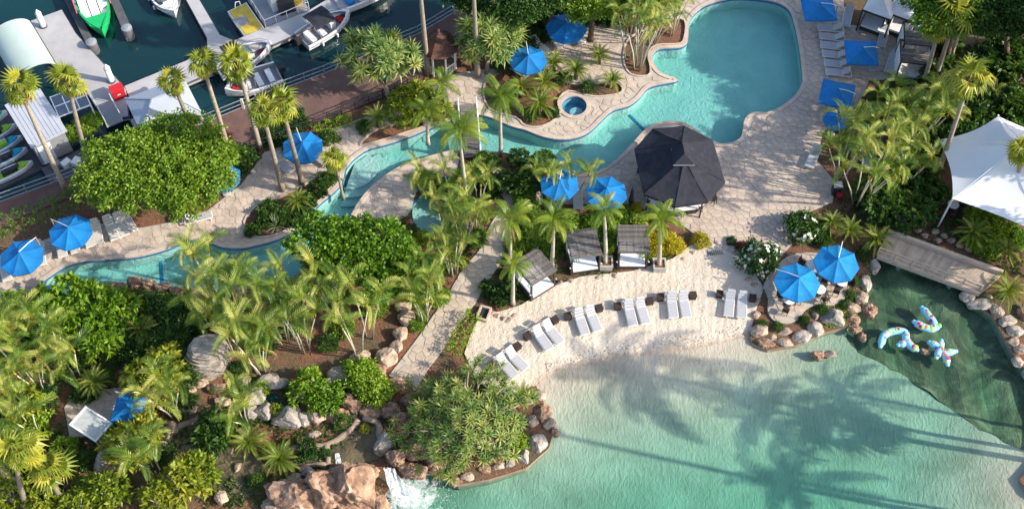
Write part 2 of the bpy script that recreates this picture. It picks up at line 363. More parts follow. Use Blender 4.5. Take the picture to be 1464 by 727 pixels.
def inpoly(x, y, poly):
    c = False; n = len(poly); j = n-1
    for i in range(n):
        xi, yi = poly[i]; xj, yj = poly[j]
        if (yi > y) != (yj > y) and x < (xj-xi)*(y-yi)/(yj-yi)+xi: c = not c
        j = i
    return c
def inpoly_np(pts, poly):
    c = np.zeros(len(pts), bool); j = len(poly)-1; x, y = pts[:, 0], pts[:, 1]
    for i in range(len(poly)):
        xi, yi = poly[i]; xj, yj = poly[j]
        if yi != yj: c ^= ((yi > y) != (yj > y)) & (x < (xj-xi)*(y-yi)/(yj-yi)+xi)
        j = i
    return c
def dist_np(pts, poly, closed=True):
    d = np.full(len(pts), 1e9); n = len(poly)
    for i in range(n if closed else n-1):
        a = np.array(poly[i]); b = np.array(poly[(i+1) % n]); ab = b-a; L = ab@ab + 1e-12
        t = np.clip(((pts-a)@ab)/L, 0, 1); d = np.minimum(d, np.hypot(*(pts-(a+t[:, None]*ab)).T))
    return d
def smooth_poly(pts, n=4, closed=True):
    out = []; N = len(pts)
    for i in range(N if closed else N-1):
        g = (lambda k: pts[k % N]) if closed else (lambda k: pts[min(max(k, 0), N-1)])
        p0, p1, p2, p3 = g(i-1), g(i), g(i+1), g(i+2)
        for k in range(n):
            t = k/n
            out.append(tuple(0.5*(2*p1[a]+(p2[a]-p0[a])*t+(2*p0[a]-5*p1[a]+4*p2[a]-p3[a])*t*t+(3*p1[a]-p0[a]-3*p2[a]+p3[a])*t**3) for a in (0, 1)))
    if not closed: out.append(pts[-1])
    return out
def area(poly): return sum(poly[i][0]*poly[(i+1) % len(poly)][1]-poly[(i+1) % len(poly)][0]*poly[i][1] for i in range(len(poly)))/2
def offset(poly, d):              # moves an outline outwards by d
    s = 1 if area(poly) > 0 else -1; out = []; n = len(poly)
    for i in range(n):
        a, b, c = Vector(poly[i-1]), Vector(poly[i]), Vector(poly[(i+1) % n])
        n1 = (b-a); n2 = (c-b); m = Vector((n1.y, -n1.x)).normalized() + Vector((n2.y, -n2.x)).normalized()
        m = m.normalized()*d*s if m.length > 1e-6 else Vector((0, 0)); out.append((b.x+m.x, b.y+m.y))
    return out
def sheet(name, outline, mat, zf=0.0, holes=(), res=1.0, skirt=0.0, smooth=True, parent=None, k='structure'):
    zfun = zf if callable(zf) else (lambda p: np.full(len(p), zf))
    vs = []; es = []
    for poly in [outline] + list(holes):
        i0 = len(vs); vs += [Vector(p[:2]) for p in poly]; es += [(i0+i, i0+(i+1) % len(poly)) for i in range(len(poly))]
    bx = np.array(outline)
    if res:
        gx, gy = np.meshgrid(np.arange(bx[:, 0].min(), bx[:, 0].max(), res), np.arange(bx[:, 1].min(), bx[:, 1].max(), res))
        g = np.stack([gx.ravel(), gy.ravel()], 1) + rng.uniform(-.15, .15, (gx.size, 2))*res
        m = inpoly_np(g, outline) & (dist_np(g, outline) > res*0.35)
        for h in holes: m &= ~inpoly_np(g, h) & (dist_np(g, h) > res*0.35)
        vs += [Vector(p) for p in g[m]]
    V, E, Fc = delaunay_2d_cdt(vs, es, [], 0, 1e-5)[:3]
    V = np.array([(p.x, p.y) for p in V]); Fc = [f for f in Fc]
    cen = np.array([V[list(f)].mean(0) for f in Fc]); m = inpoly_np(cen, outline)
    for h in holes: m &= ~inpoly_np(cen, h)
    Fc = [tuple(f) for f, q in zip(Fc, m) if q]
    Z = zfun(V); verts = np.column_stack([V, Z]).tolist()
    if skirt:
        for poly in [outline] + list(holes):
            pz = zfun(np.array([p[:2] for p in poly])); n = len(poly); i0 = len(verts)
            verts += [(p[0], p[1], z) for p, z in zip(poly, pz)] + [(p[0], p[1], z-skirt) for p, z in zip(poly, pz)]
            Fc += [(i0+i, i0+(i+1) % n, i0+n+(i+1) % n, i0+n+i) for i in range(n)]
    o = ob(name, mkmesh(name, verts, Fc, mat, None, False), parent)
    if k: o['kind'] = k
    return o
def ribbon(name, pts, w0, w1, z0, z1, mat, parent=None, closed=True):   # a strip that follows an outline
    a, b = offset(pts, w0), offset(pts, w1); n = len(pts); mb = MB()
    for i in range(n if closed else n-1):
        j = (i+1) % n
        q = [(*a[i], z0), (*a[j], z0), (*b[j], z0), (*b[i], z0), (*a[i], z1), (*a[j], z1), (*b[j], z1), (*b[i], z1)]
        mb.add(q, [(4, 5, 6, 7), (0, 4, 5, 1)[::-1], (3, 2, 6, 7)])
    return mb.ob(name, mat, parent)
def path_tube(name, pts, rad, mat, n=8, **kw):
    mb = MB(); mb.tube(pts, rad, n); return mb.ob(name, mat, smooth=True, **kw)

# ================================================================== THE SETTING
WL = -0.25       # lagoon level
RIVER_PX = [(48,413),(67,397),(90,382),(113,374),(143,371),(186,368),(213,363),(240,355),(263,345),(286,342),(303,347),(319,353),(346,354),(366,350),(386,345),(406,337),(433,318),(452,295),(472,278),(487,262),(493,242),(506,226),(526,213),(552,206),(582,196),(606,186),(632,176),(660,166),(685,164),(705,169),(730,180),(752,186),(775,195),(799,199),(822,197),(842,188),(860,171),(875,158),(898,151),(913,140),(925,126),(945,120),(968,115),(945,106),(934,93),(932,80),(942,70),(970,68),(981,62),(983,50),(984,33),(992,20),(1008,8),(1031,1),(1058,-3),(1098,1),(1118,7),(1130,17),(1137,37),(1143,67),(1148,110),(1146,124),(1135,140),(1118,153),(1098,162),(1078,162),(1066,171),(1063,186),(1060,197),(1050,204),(1031,207),(1018,202),(1003,193),(986,181),(970,175),(945,176),(925,185),(905,206),(888,223),(865,241),(840,249),(800,249),(765,237),(732,221),(690,216),(649,216),(600,229),(569,241),(542,259),(526,274),(512,292),(503,308),(486,332),(462,358),(436,384),(400,405),(340,413),(290,416),(258,414),(226,407),(193,404),(166,409),(133,418),(90,426),(60,424)]
RIVER = smooth_poly(PX(RIVER_PX), 3)
SPLASH = smooth_poly(PX([(594,284),(612,276),(634,282),(652,297),(650,316),(634,330),(608,334),(592,320),(588,300)]), 4)
spa_c = P(821, 152); SPA_R = 1.02
SPA = [(spa_c.x+SPA_R*math.cos(a), spa_c.y+SPA_R*math.sin(a)) for a in np.linspace(0, 2*math.pi, 33)[:-1]]
SHORE = smooth_poly(PX([(766,550),(789,533),(828,521),(870,511),(915,505),(960,500),(1006,493),(1048,484),(1072,477)]), 4, False)
BEACH = SHORE + PX([(1082,440),(1092,412),(1072,376),(1012,345),(986,352),(962,370),(905,388),(830,396),(785,412),(745,436),(712,446),(690,446),(676,470),(664,505),(684,548),(735,566)])
LAG_PX = [(1075,490),(1098,500),(1140,492),(1180,474),(1212,466),(1232,442),(1238,405),(1252,375),(1268,352),(1300,352),(1360,376),(1400,400),(1384,424),(1420,452),(1446,500),(1475,540),(1500,600),(1484,655),(1458,684),(1470,706),(1560,770),(1560,900),(470,900),(520,760),(545,715),(560,690),(600,668),(655,692),(700,684),(752,668),(784,640),(793,612),(780,580)]
LAGOON = SHORE + PX(LAG_PX)
POND = smooth_poly(PX([(1213,470),(1222,488),(1238,500),(1268,514),(1300,532),(1335,556),(1370,580),(1405,606),(1440,625),(1475,640),(1500,600),(1475,540),(1446,500),(1420,452),(1384,424),(1400,400),(1360,376),(1300,352),(1268,352),(1252,375),(1238,405),(1232,442)]), 3)
POND = [(x+.10*math.sin(i*2.3)*(1 if 2 < i < 30 else 0), y+.10*math.sin(i*1.7+1)*(1 if 2 < i < 30 else 0)) for i, (x, y) in enumerate(POND)]
SEA_PX = [(-150,345),(0,288),(83,258),(200,212),(286,178),(350,152),(409,125),(466,104),(540,72),(599,48),(676,2),(760,-50)]
MARINA = PX(SEA_PX) + [(25, 60), (60, 110), (60, 330), (-330, 330), (-330, 10)]
def zground(p):
    x, y = p[:, 0], p[:, 1]
    return -0.055 + 0.02*np.sin(x*0.9+y*0.5)+0.015*np.sin(y*1.3-x*0.4)
def zlagoon(p):
    d = dist_np(p, SHORE, False); bar = np.hypot(p[:, 0]-P2(1480, 695)[0], p[:, 1]-P2(1480, 695)[1])
    right = np.clip((p[:, 0]-P2(1080, 600)[0])/14.0, 0, 1); right = right*right*(3-2*right)
    deep = 1.75*(1-np.exp(-(d/13.0)**1.35))*(1-0.50*right)
    deep = np.minimum(deep, 0.03 + 0.085*bar)
    return WL - deep
def zbeach(p):
    d = dist_np(p, SHORE, False)
    return WL + np.minimum(0.11*d, 0.22 + 0.025*np.maximum(d-2, 0)) + 0.02*np.sin(p[:, 0]*1.7+p[:, 1])*np.clip(d/2, 0, 1)

GX = 330.0
ground_outline = [(-GX, -GX), (GX, -GX), (GX, GX), (-GX, GX)]
sheet('ground', ground_outline, 'mulch', zground, [RIVER, SPLASH, SPA, BEACH, LAGOON, MARINA], 7.0)
def bank(name, poly, z0, z1, mat, d=0.0, closed=True):          # the side wall of a basin
    q = offset(poly, d) if d else poly; n = len(q); mb = MB()
    mb.add([(x, y, z0) for x, y in q] + [(x, y, z1) for x, y in q], [(i, (i+1) % n, n+(i+1) % n, n+i) for i in range(n if closed else n-1)])
    return kind(mb.ob(name, mat), 'structure')
bank('lagoon_bank', LAGOON[len(SHORE)-1:] + [SHORE[0]], -0.03, -2.6, 'rim_stone', closed=False)
sea = PX(SEA_PX); mb = MB(); n = len(sea)
mb.add([(x, y, -0.02) for x, y in sea] + [(x, y, -4) for x, y in sea], [(i, i+1, n+i+1, n+i) for i in range(n-1)])
kind(mb.ob('sea_wall', 'concrete'), 'structure')
# beach and lagoon
sheet('beach', BEACH, 'sand', zbeach, (), 0.45)
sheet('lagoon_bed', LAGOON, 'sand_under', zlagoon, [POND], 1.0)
sheet('pond_bed', POND, 'pond_algae', lambda p: np.full(len(p), WL-0.6)+0.12*np.sin(p[:, 0]*.8+p[:, 1]*.5)*np.sin(p[:, 1]*0.7)+.1*np.sin(p[:, 0]*2.3), (), 0.8)
q = offset(POND, -.02); zz = zlagoon(np.array(q)); n = len(q); mb = MB()
mb.add([(x, y, z) for (x, y), z in zip(q, zz)] + [(x*.97+.03*P2(1340, 480)[0], y*.97+.03*P2(1340, 480)[1], WL-2.2) for x, y in q], [(i, (i+1) % n, n+(i+1) % n, n+i) for i in range(n)])
kind(mb.ob('pond_step', 'pond_algae'), 'structure')
def water(name, poly, z, depth, mat):
    poly = poly if area(poly) > 0 else poly[::-1]; mb = MB(); mb.prism(poly, z-depth, z); o = mb.ob(name, mat); o['kind'] = 'structure'; return o
water('lagoon_water', offset(LAGOON, 0.4), WL, 3.2, 'water_lagoon')
# the winding swimming pool
def basin(nm, poly, depth, wl, wmat, floor='pool_plaster'):
    mb = MB(); q = offset(poly, -0.03); n = len(q)
    mb.add([(x, y, -0.01) for x, y in q] + [(x, y, -depth) for x, y in q], [(i, (i+1) % n, n+(i+1) % n, n+i) for i in range(n)])
    sheet(nm+'_floor', q, floor, -depth, (), 1.2)
    kind(mb.ob(nm+'_wall', floor), 'structure')
    water(nm+'_water', offset(poly, 0.06), wl, depth-wl-depth+depth+0.3, wmat)
    kind(ribbon(nm+'_tile_band', poly, -0.075, -0.04, -0.22, -0.015, 'tile_blue'), 'structure')
basin('swimming_pool', RIVER, 1.25, -0.11, 'water_pool')
basin('splash_pool', SPLASH, 0.7, -0.11, 'water_pool')
basin('spa_pool', SPA, 0.9, -0.06, 'water_spa')
def strip(name, a, b, w_, z, mat, **kw):
    mb = MB(); p, q = P(*a, z), P(*b, z); mb.bar(p, q, w_, 0.03); return mb.ob(name, mat, **kw)
for a, b in (((229, 364), (232, 404)), ((489, 262), (528, 276)), ((893, 158), (921, 186))):
    kind(strip('pool_lane_stripe', a, b, 0.22, -1.22, 'tile_blue'), 'structure')
for i, r_ in enumerate((3.4, 2.7, 2.0)):                      # rounded entry steps at the shallow end
    c = P(500, 236); k = 22; arc = [(c.x+r_*math.cos(a), c.y+r_*0.9*math.sin(a)) for a in np.linspace(-1.75, 1.0, k)]
    q = [p for p in arc if inpoly(*p, RIVER)]
    if len(q) > 3:
        mb = MB(); mb.prism([P2(494, 262), *q, P2(506, 228)], -1.2, -1.0+0.25*i); kind(mb.ob('pool_step', 'pool_plaster'), 'structure')
for i, r_ in enumerate((0.75, 0.5)):
    mb = MB(); mb.prism([(spa_c.x+.15+r_*math.cos(a), spa_c.y-.25+r_*math.sin(a)*.9) for a in np.linspace(0, 6.28, 20)[:-1]], -0.88, -0.62+0.25*i)
    kind(mb.ob('spa_step', 'pool_plaster'), 'structure')

# paved deck round the pool
DECK = PX([(-150,445),(0,372),(58,345),(130,318),(200,326),(285,310),(345,264),(378,218),(455,192),(520,168),(590,140),(650,106),(700,98),(738,104),(742,78),(800,52),(840,34),(885,32),(905,58),(940,20),(990,-30),(1200,-30),(1212,36),(1262,40),(1300,70),(1300,112),(1242,116),(1226,152),(1176,190),(1168,230),(1196,262),(1190,290),(1160,302),(1132,322),(1132,350),(1112,372),(1090,402),(1066,370),(1012,347),(986,330),(958,308),(905,296),(860,292),(790,292),(776,262),(790,240),(735,200),(680,190),(600,206),(540,235),(500,275),(450,325),(400,370),(330,385),(250,388),(150,392),(70,408),(30,440),(0,470),(-150,540)])
BEDS = [smooth_poly(PX(q), 3) for q in (
    [(516,206),(535,188),(570,177),(600,173),(604,181),(578,190),(550,199),(524,206)],
    [(735,96),(770,102),(800,116),(830,122),(878,118),(888,132),(850,138),(812,130),(797,146),(800,164),(776,180),(752,180),(738,168),(700,155),(694,120)],
    [(892,86),(902,106),(926,108),(929,96),(926,80),(936,65),(968,63),(977,56),(978,30),(955,30),(925,42),(898,58)],
    [(350,318),(368,295),(395,285),(430,268),(452,255),(482,242),(483,254),(462,280),(444,298),(424,318),(398,334),(366,338)],
)]
sheet('pool_deck', DECK, 'grout', 0.03, [RIVER, SPA] + BEDS, 2.0)
deck_obj = bpy.data.objects['pool_deck']
for bd in BEDS: ribbon('bed_kerb', bd, -0.02, 0.11, -0.05, 0.11, 'coping', deck_obj)
rv = RIVER[3:-6]
# coping: only where the deck meets the water
def coping(name, poly, test, parent):
    mb = MB(); a, b = offset(poly, -0.06), offset(poly, 0.24); n = len(poly)
    for i in range(n):
        j = (i+1) % n; mid = ((b[i][0]+b[j][0])/2, (b[i][1]+b[j][1])/2)
        if not test(mid): continue
        q = [(*a[i], -0.02), (*a[j], -0.02), (*b[j], -0.02), (*b[i], -0.02), (*a[i], .10), (*a[j], .10), (*b[j], .10), (*b[i], .10)]
        mb.add(q, [(4, 5, 6, 7), (0, 4, 5, 1)[::-1], (3, 2, 6, 7), (0, 1, 2, 3)])
    return mb.ob(name, 'coping', parent)
PLAZA = smooth_poly(PX([(504,306),(512,292),(526,274),(542,259),(569,241),(600,229),(646,217),(656,232),(640,258),(616,252),(602,268),(592,282),(586,304),(560,318),(524,320)]), 3)
PATH = PX([(722,285),(699,325),(685,358),(659,388),(642,418),(599,480),(575,512),(556,536),(593,558),(612,527),(630,504),(650,470),(679,434),(694,408),(716,375),(727,332),(750,290)])
TERRACE = smooth_poly(PX([(1092,404),(1098,425),(1098,445),(1107,458),(1123,462),(1141,456),(1152,442),(1170,435),(1191,436),(1206,429),(1214,408),(1220,388),(1200,372),(1170,362),(1140,362),(1118,372)], 0.1), 3)
PATIO = PX([(92,582),(108,560),(190,552),(222,578),(214,612),(100,626)])
PATH2 = PX([(652,226),(690,224),(700,250),(722,286),(748,292),(776,292),(776,262),(740,250),(712,236),(690,222)])
coping('pool_coping', RIVER, lambda m: inpoly(*m, DECK) or inpoly(*m, PLAZA), deck_obj)
coping('spa_coping', SPA, lambda m: True, deck_obj)

def voronoi(poly_in, spacing, seed):
    r = random.Random(seed); xs = [p[0] for p in poly_in]; ys = [p[1] for p in poly_in]
    nx = int((max(xs)-min(xs))/spacing)+4; ny = int((max(ys)-min(ys))/spacing)+4; x0, y0 = min(xs)-spacing, min(ys)-spacing
    S = {(i, j): (x0+(i+r.uniform(-.42, .42)+0.5*(j % 2))*spacing, y0+(j+r.uniform(-.42, .42))*spacing) for i in range(-2, nx+2) for j in range(-2, ny+2)}
    cells = []
    for i in range(nx):
        for j in range(ny):
            cx, cy = S[i, j]
            if not inpoly(cx, cy, poly_in): continue
            cell = [(cx-spacing*2, cy-spacing*2), (cx+spacing*2, cy-spacing*2), (cx+spacing*2, cy+spacing*2), (cx-spacing*2, cy+spacing*2)]
            for a in range(-2, 3):
                for b in range(-2, 3):
                    if not (a or b): continue
                    qx, qy = S[i+a, j+b]; mx, my, nx_, ny_ = (cx+qx)/2, (cy+qy)/2, qx-cx, qy-cy
                    out = []; k = len(cell)
                    for t in range(k):
                        p, q = cell[t], cell[(t+1) % k]
                        dp = (p[0]-mx)*nx_+(p[1]-my)*ny_; dq = (q[0]-mx)*nx_+(q[1]-my)*ny_
                        if dp <= 0: out.append(p)
                        if dp*dq < 0:
                            s_ = dp/(dp-dq); out.append((p[0]+(q[0]-p[0])*s_, p[1]+(q[1]-p[1])*s_))
                    cell = out
                    if len(cell) < 3: break
                if len(cell) < 3: break
            if len(cell) >= 3: cells.append(cell)
    return cells
def pave(parent, poly, holes, spacing, seed, z0, mat, name='paving_stone', hm=0.27, limit=300):
    good = []
    cells = voronoi(poly, spacing, seed)
    hb = [offset(h, hm) for h in holes]
    for c in cells:
        cx = sum(p[0] for p in c)/len(c); cy = sum(p[1] for p in c)/len(c)
        q = [(cx+(x-cx)*0.95, cy+(y-cy)*0.95) for x, y in c]
        if not inpoly(cx, cy, poly) or any(inpoly(cx, cy, h) for h in hb): continue
        for f_ in (1.0, .8, .62, .45, 0):
            q2 = [(cx+(x-cx)*f_, cy+(y-cy)*f_) for x, y in q]
            if f_ and all(inpoly(*p, poly) for p in q2) and not any(inpoly(*p, h) for p in q2 for h in hb): break
        if not f_: continue
        q = q2
        u, v = proj((cx, cy, z0))
        if not (-60 < u < 1524 and -60 < v < 790): continue
        good.append((abs(area(q)), cx, cy, q, u, v))
    score = lambda g: g[0]*(2.0 if 1000 < g[4] < 1175 and g[5] > 60 else 1.0)*(0 <= g[4] <= 1464 and 0 <= g[5] <= 727)
    good.sort(key=score, reverse=True); rest = MB(); r = random.Random(seed)
    for i, (A, cx, cy, q, u, v) in enumerate(good):
        t = z0+0.030+r.uniform(0, .010)
        if i < limit:
            mb = MB(); mb.prism([(x-cx, y-cy) for x, y in q], -0.03, t-z0)
            mb.ob(name, mat, parent, loc=(cx, cy, z0))
        else: rest.prism(q, z0-0.03, t)
    if rest.v: kind(rest.ob(name+'s_far', mat, parent), 'stuff')
pave(deck_obj, DECK, [RIVER, SPA] + BEDS, 0.56, 3, 0.03, 'paving')
def pavement(name, poly, z, spacing, seed, mat='path_stone', holes=(), skirt=0.3):
    mb = MB(); o = sheet(name, poly, 'grout', z, (), 1.5, skirt)
    pave(o, poly, list(holes), spacing, seed, z, mat, hm=0.26); return o
plaza_o = pavement('stone_plaza', PLAZA, 0.025, 0.75, 5, 'paving', [RIVER])
pavement('garden_path', PATH, 0.02, 0.62, 6)
pavement('garden_path', PATH2, 0.024, 0.62, 8)
pavement('terrace', TERRACE, 0.12, 0.7, 9, 'paving')
pavement('garden_patio', PATIO, 0.02, 0.8, 10)
# promenade along the marina
PROM = PX(SEA_PX) + PX([(800,-40),(700,50),(622,98),(548,138),(449,179),(360,208),(300,222),(200,246),(90,286),(0,322),(-150,385)])
sheet('promenade', PROM, 'promenade_brick', 0.04, (), 3.0, 0.1)
sheet('marina_water', MARINA, 'marina_water', -1.2, (), 0)

# ================================================================== MARINA
DZ = -0.55
def dock(px, label, mat='dock_grey', z=DZ, h=0.5, name='floating_dock', lines=None):
    t = thing(name, label, 'dock', (*P2(*px[0], z), z-h))
    o = P(*px[0], z); poly = [(p[0]-o.x, p[1]-o.y) for p in PX(px, z)]
    mb = MB(); mb.prism(poly, 0.0, h); mb.ob('deck', mat, t)
    e = ribbon('edge_fender', poly, -0.015, 0.06, h-0.22, h-0.04, 'dock_dark', t)
    return t
dock([(44,30),(88,14),(108,48),(141,84),(180,128),(183,166),(150,172),(112,112),(82,96)], 'wide grey landing stage beside the vaulted shelter')
dock([(178,123),(295,75),(366,45),(440,16),(490,-14),(545,-14),(488,20),(426,47),(386,65),(366,72),(300,104),(190,150)], 'long pale grey walkway pontoon with moored boats on both sides', z=DZ+.004)
dock([(262,-8),(280,-8),(314,50),(334,58),(297,76),(296,54)], 'narrow finger pontoon jutting off the long walkway', z=DZ+.008)
dock([(82,-20),(94,-20),(137,66),(128,72)], 'dark narrow boarding pontoon on the jetty side of the green boat', 'dock_dark', z=-0.7)
dock([(149,-20),(160,-20),(190,46),(180,54)], 'dark narrow boarding pontoon with clutter, open water side of green boat', 'dock_dark', z=-0.7)
dock([(-60,298),(-60,190),(20,160),(62,240)], 'low dark drive-on dock carrying the jet skis', 'dock_dark', z=-1.0, h=0.3)
for k, (u, v) in enumerate(((136, 74), (186, 54))):
    b = P(u, v, -1.2); t = thing('mooring_pile', 'dark round mooring pile at the end of %s boarding pontoon' % ('the jetty side' if k == 0 else 'the open water side'), 'pile', (b.x, b.y, -3), 0, 'dark mooring piles')
    mb = MB(); mb.tube([(0, 0, 0), (0, 0, 2.9)], 0.42, 14); mb.ob('post', 'dock_dark', t, True); mb = MB(); mb.lathe([(0.44, 2.9), (0.44, 3.0), (0.2, 3.1)], 14); mb.ob('cap', 'grey_metal', t)
for (u, v), (u2, v2), lb in (((66, 46), (53, 20), 'white cone-topped mooring pile beside the vaulted shelter'), ((163, 124), (150, 98), 'white cone-topped mooring pile by the red locker')):
    b = P(u, v, -1.2); tp = above(b, u2, v2); h = tp.z+3
    t = thing('mooring_pile', lb, 'pile', (b.x, b.y, -3)); mb = MB(); mb.tube([(0, 0, 0), (0, 0, h)], 0.24, 14); mb.ob('post', 'white_metal', t, True)
    mb = MB(); mb.lathe([(0.27, h), (0.25, h+.08), (0.02, h+.5)], 14); mb.ob('cone_cap', 'gelcoat', t, True)
    mb = MB(); mb.lathe([(0.3, 2.2), (0.3, 2.6)], 14); mb.ob('collar', 'dock_dark', t)
# vaulted shelter
a, b, c = P(43, 30, 2.0), P(81, 93, 2.0), P(-10, 52, 2.0)
ax = (b-a); wd = (c-a); L = ax.length; Wd = 3.3
t = thing('vaulted_shelter', 'boat shelter with pale green barrel vault roof on the landing stage', 'shelter', (a.x, a.y, DZ), math.atan2(ax.y, ax.x))
sgn = 1 if ax.x*wd.y-ax.y*wd.x > 0 else -1
N = 14; mb = MB(); pr = [(Wd*(1-math.cos(math.pi*k/N))/2*sgn, 2.35+1.05*math.sin(math.pi*k/N)) for k in range(N+1)]
n = N+1
mb.add([(x, y, z+dz) for dz in (0, -.06) for x in (0, L) for y, z in pr], [(i, n+i, n+i+1, i+1) for i in range(N)]+[(2*n+i, 2*n+i+1, 3*n+i+1, 3*n+i) for i in range(N)])
mb.ob('roof', 'roof_vault', t, True)
for x in (0.15, L-.15):
    mb = MB(); mb.tube([(x, y, z-.1) for y, z in pr], 0.05, 6); mb.ob('arch_frame', 'dark_metal', t)
    for y in (0.06*sgn, (Wd-.06)*sgn):
        mb = MB(); mb.box((x, y, 1.15), (0.1, 0.1, 2.3)); mb.ob('post', 'dark_metal', t)
for y in (0.0, Wd*sgn):
    mb = MB(); mb.box((L/2, y, 2.3), (L, 0.12, 0.14)); mb.ob('gutter', 'dark_metal', t)
# flat roofed shed
def frame3(pa, pb, pc, z):
    a, b, c = P(*pa, z), P(*pb, z), P(*pc, z); ang = math.atan2((b-a).y, (b-a).x)
    M = Matrix.Rotation(-ang, 2); q = M @ Vector(((c-a).x, (c-a).y))
    return a, ang, math.hypot((b-a).x, (b-a).y), q.y
a, ang, L, Wd = frame3((8, 151), (57, 128), (43, 212), 1.9)
t = thing('boat_shed', 'flat pale metal roofed boat hire shed beside the jet skis', 'shed', (a.x, a.y, -1.1), ang)
mb = MB(); mb.box((L/2, Wd/2, 3.0), (L+.1, abs(Wd)+.1, 0.12)); mb.ob('roof', 'roof_shed', t)
for k in range(1, 9):
    mb = MB(); mb.box((L*k/9, Wd/2, 3.075), (0.05, abs(Wd), 0.03)); mb.ob('roof_seam', 'roof_shed', t)
mb = MB(); mb.box((L/2, Wd/2, 1.7), (L-.3, abs(Wd)-.4, 2.5)); mb.ob('wall', 'boat_grey', t)
mb = MB(); mb.box((L*.55, Wd+(-1 if Wd < 0 else 1)*1.2, 0.42), (L*1.15, 2.3, 0.3)); mb.ob('front_deck', 'dock_dark', t)
mb = MB(); mb.box((L*.3, Wd-(-1 if Wd < 0 else 1)*0.17, 1.5), (1.0, 0.06, 2.0)); mb.ob('door', 'wall_white', t)
for k in range(3):
    mb = MB(); mb.box((L*(.35+.25*k), Wd+(-1 if Wd < 0 else 1)*(0.6+.3*k), 0.8), (.7, .5, .45), rz=.3*k); tt = mb.ob('equipment_crate', 'gelcoat' if k else 'boat_grey', t)
# glazed pergola
a, ang, L, Wd = frame3((72, 140), (117, 123), (87, 167), 1.8)
t = thing('glass_canopy', 'dark glass canopy with white frame joined to the boat shed', 'canopy', (a.x, a.y, DZ), ang); s = 1 if Wd > 0 else -1; Wd = abs(Wd)
for i in range(3):
    for j in range(2):
        mb = MB(); mb.box((L*(i+.5)/3, s*Wd*(j+.5)/2, 2.4), (L/3-.08, Wd/2-.08, 0.03)); mb.ob('pane', 'glass_roof', t)
for i in range(4):
    mb = MB(); mb.box((L*i/3, s*Wd/2, 2.42), (.08, Wd+.1, .08)); mb.ob('rafter', 'white_metal', t)
for j in range(3):
    mb = MB(); mb.box((L/2, s*Wd*j/2, 2.40), (L+.1, .08, .08)); mb.ob('beam', 'white_metal', t)
for x in (0, L):
    for y in (0, s*Wd): mb = MB(); mb.box((x, y, 1.18), (.1, .1, 2.36)); mb.ob('post', 'white_metal', t)
# ticket kiosk with hipped roof
k0 = P(232, 148, 1.8)
ang = heading((233, 173), (290, 151)); ca, sa = math.cos(ang), math.sin(ang)
t = thing('ticket_kiosk', 'white waterside kiosk with hipped pale grey metal roof', 'kiosk', (k0.x, k0.y, -1.1), ang)
A, B, E, RZ = 2.35, 1.95, 2.75, 3.75
ev = [(-A, -B, E), (A, -B, E), (A, B, E), (-A, B, E)]; rg = [(-0.6, 0, RZ), (0.6, 0, RZ)]
for nm_, q in (('roof_slope', [ev[0], ev[1], rg[1], rg[0]]), ('roof_slope', [ev[1], ev[2], rg[1]]), ('roof_slope', [ev[2], ev[3], rg[0], rg[1]]), ('roof_slope', [ev[3], ev[0], rg[0]])):
    mb = MB(); n = len(q); mb.add(q + [(x, y, z-.1) for x, y, z in q], [tuple(range(n)), tuple(range(n, 2*n))[::-1]] + [(i, (i+1) % n, n+(i+1) % n, n+i)[::-1] for i in range(n)]); mb.ob(nm_, 'roof_kiosk', t)
for p, q in ((ev[0], rg[0]), (ev[1], rg[1]), (ev[2], rg[1]), (ev[3], rg[0]), (rg[0], rg[1])):
    mb = MB(); mb.bar(Vector(p)+Vector((0, 0, .03)), Vector(q)+Vector((0, 0, .03)), .12, .06); mb.ob('ridge_cap', 'roof_kiosk', t)
mb = MB(); mb.box((0, 0, 1.35), (2*A-.6, 2*B-.6, 2.7)); mb.ob('wall', 'wall_white', t)
for x in (-.9, .1, 1.0):
    mb = MB(); mb.box((x, -B+.29, 1.75), (.75, .06, .8)); wn = mb.ob('window', 'glass_roof', t)
    mb = MB(); mb.box((x, -B+.27, 1.30), (.85, .12, .07)); mb.ob('sill', 'white_metal', wn)
mb = MB(); mb.box((A-.28, .2, 1.1), (.06, .9, 2.0)); mb.ob('door', 'boat_grey', t)
mb = MB(); mb.box((0, 0, -.1), (2*A+.4, 2*B+.6, .2)); mb.ob('floor', 'dock_grey', t)
for x in (-A+.2, A-.2):
    for y in (-B+.2, B-.2): mb = MB(); mb.box((x, y, -1.3), (.25, .25, 2.4)); mb.ob('pile', 'dock_dark', t)
# red locker + gangway + rail
b = P(171, 138, DZ); t = thing('red_locker', 'red equipment locker on the landing stage beside white pile', 'locker', b, .5)
mb = MB(); mb.box((0, 0, .5), (.95, .7, 1.0)); mb.ob('body', 'red_paint', t); mb = MB(); mb.box((0, 0, 1.03), (1.05, .8, .06)); mb.ob('lid', 'red_paint', t); mb = MB(); mb.box((0, -.37, .6), (.25, .04, .06)); mb.ob('handle', 'white_metal', t)
a, b = P(150, 150, DZ+.1), P(165, 178, .1); t = thing('gangway', 'grey metal gangway ramp from landing stage to promenade', 'gangway', a)
d = b-a; mb = MB(); mb.bar((0, 0, .05), d+Vector((0, 0, .05)), 1.3, .1); mb.ob('ramp', 'boat_grey', t)
nrm = Vector((-d.y, d.x, 0)).normalized()
for s in (-1, 1):
    o = nrm*.62*s
    mb = MB(); mb.bar(o+Vector((0, 0, 1.0)), d+o+Vector((0, 0, 1.0)), .06); mb.ob('handrail', 'white_metal', t)
    for k in range(4): mb = MB(); q = d*(k/3)+o; mb.box((q.x, q.y, q.z+.55), (.05, .05, .95)); mb.ob('rail_post', 'white_metal', t)

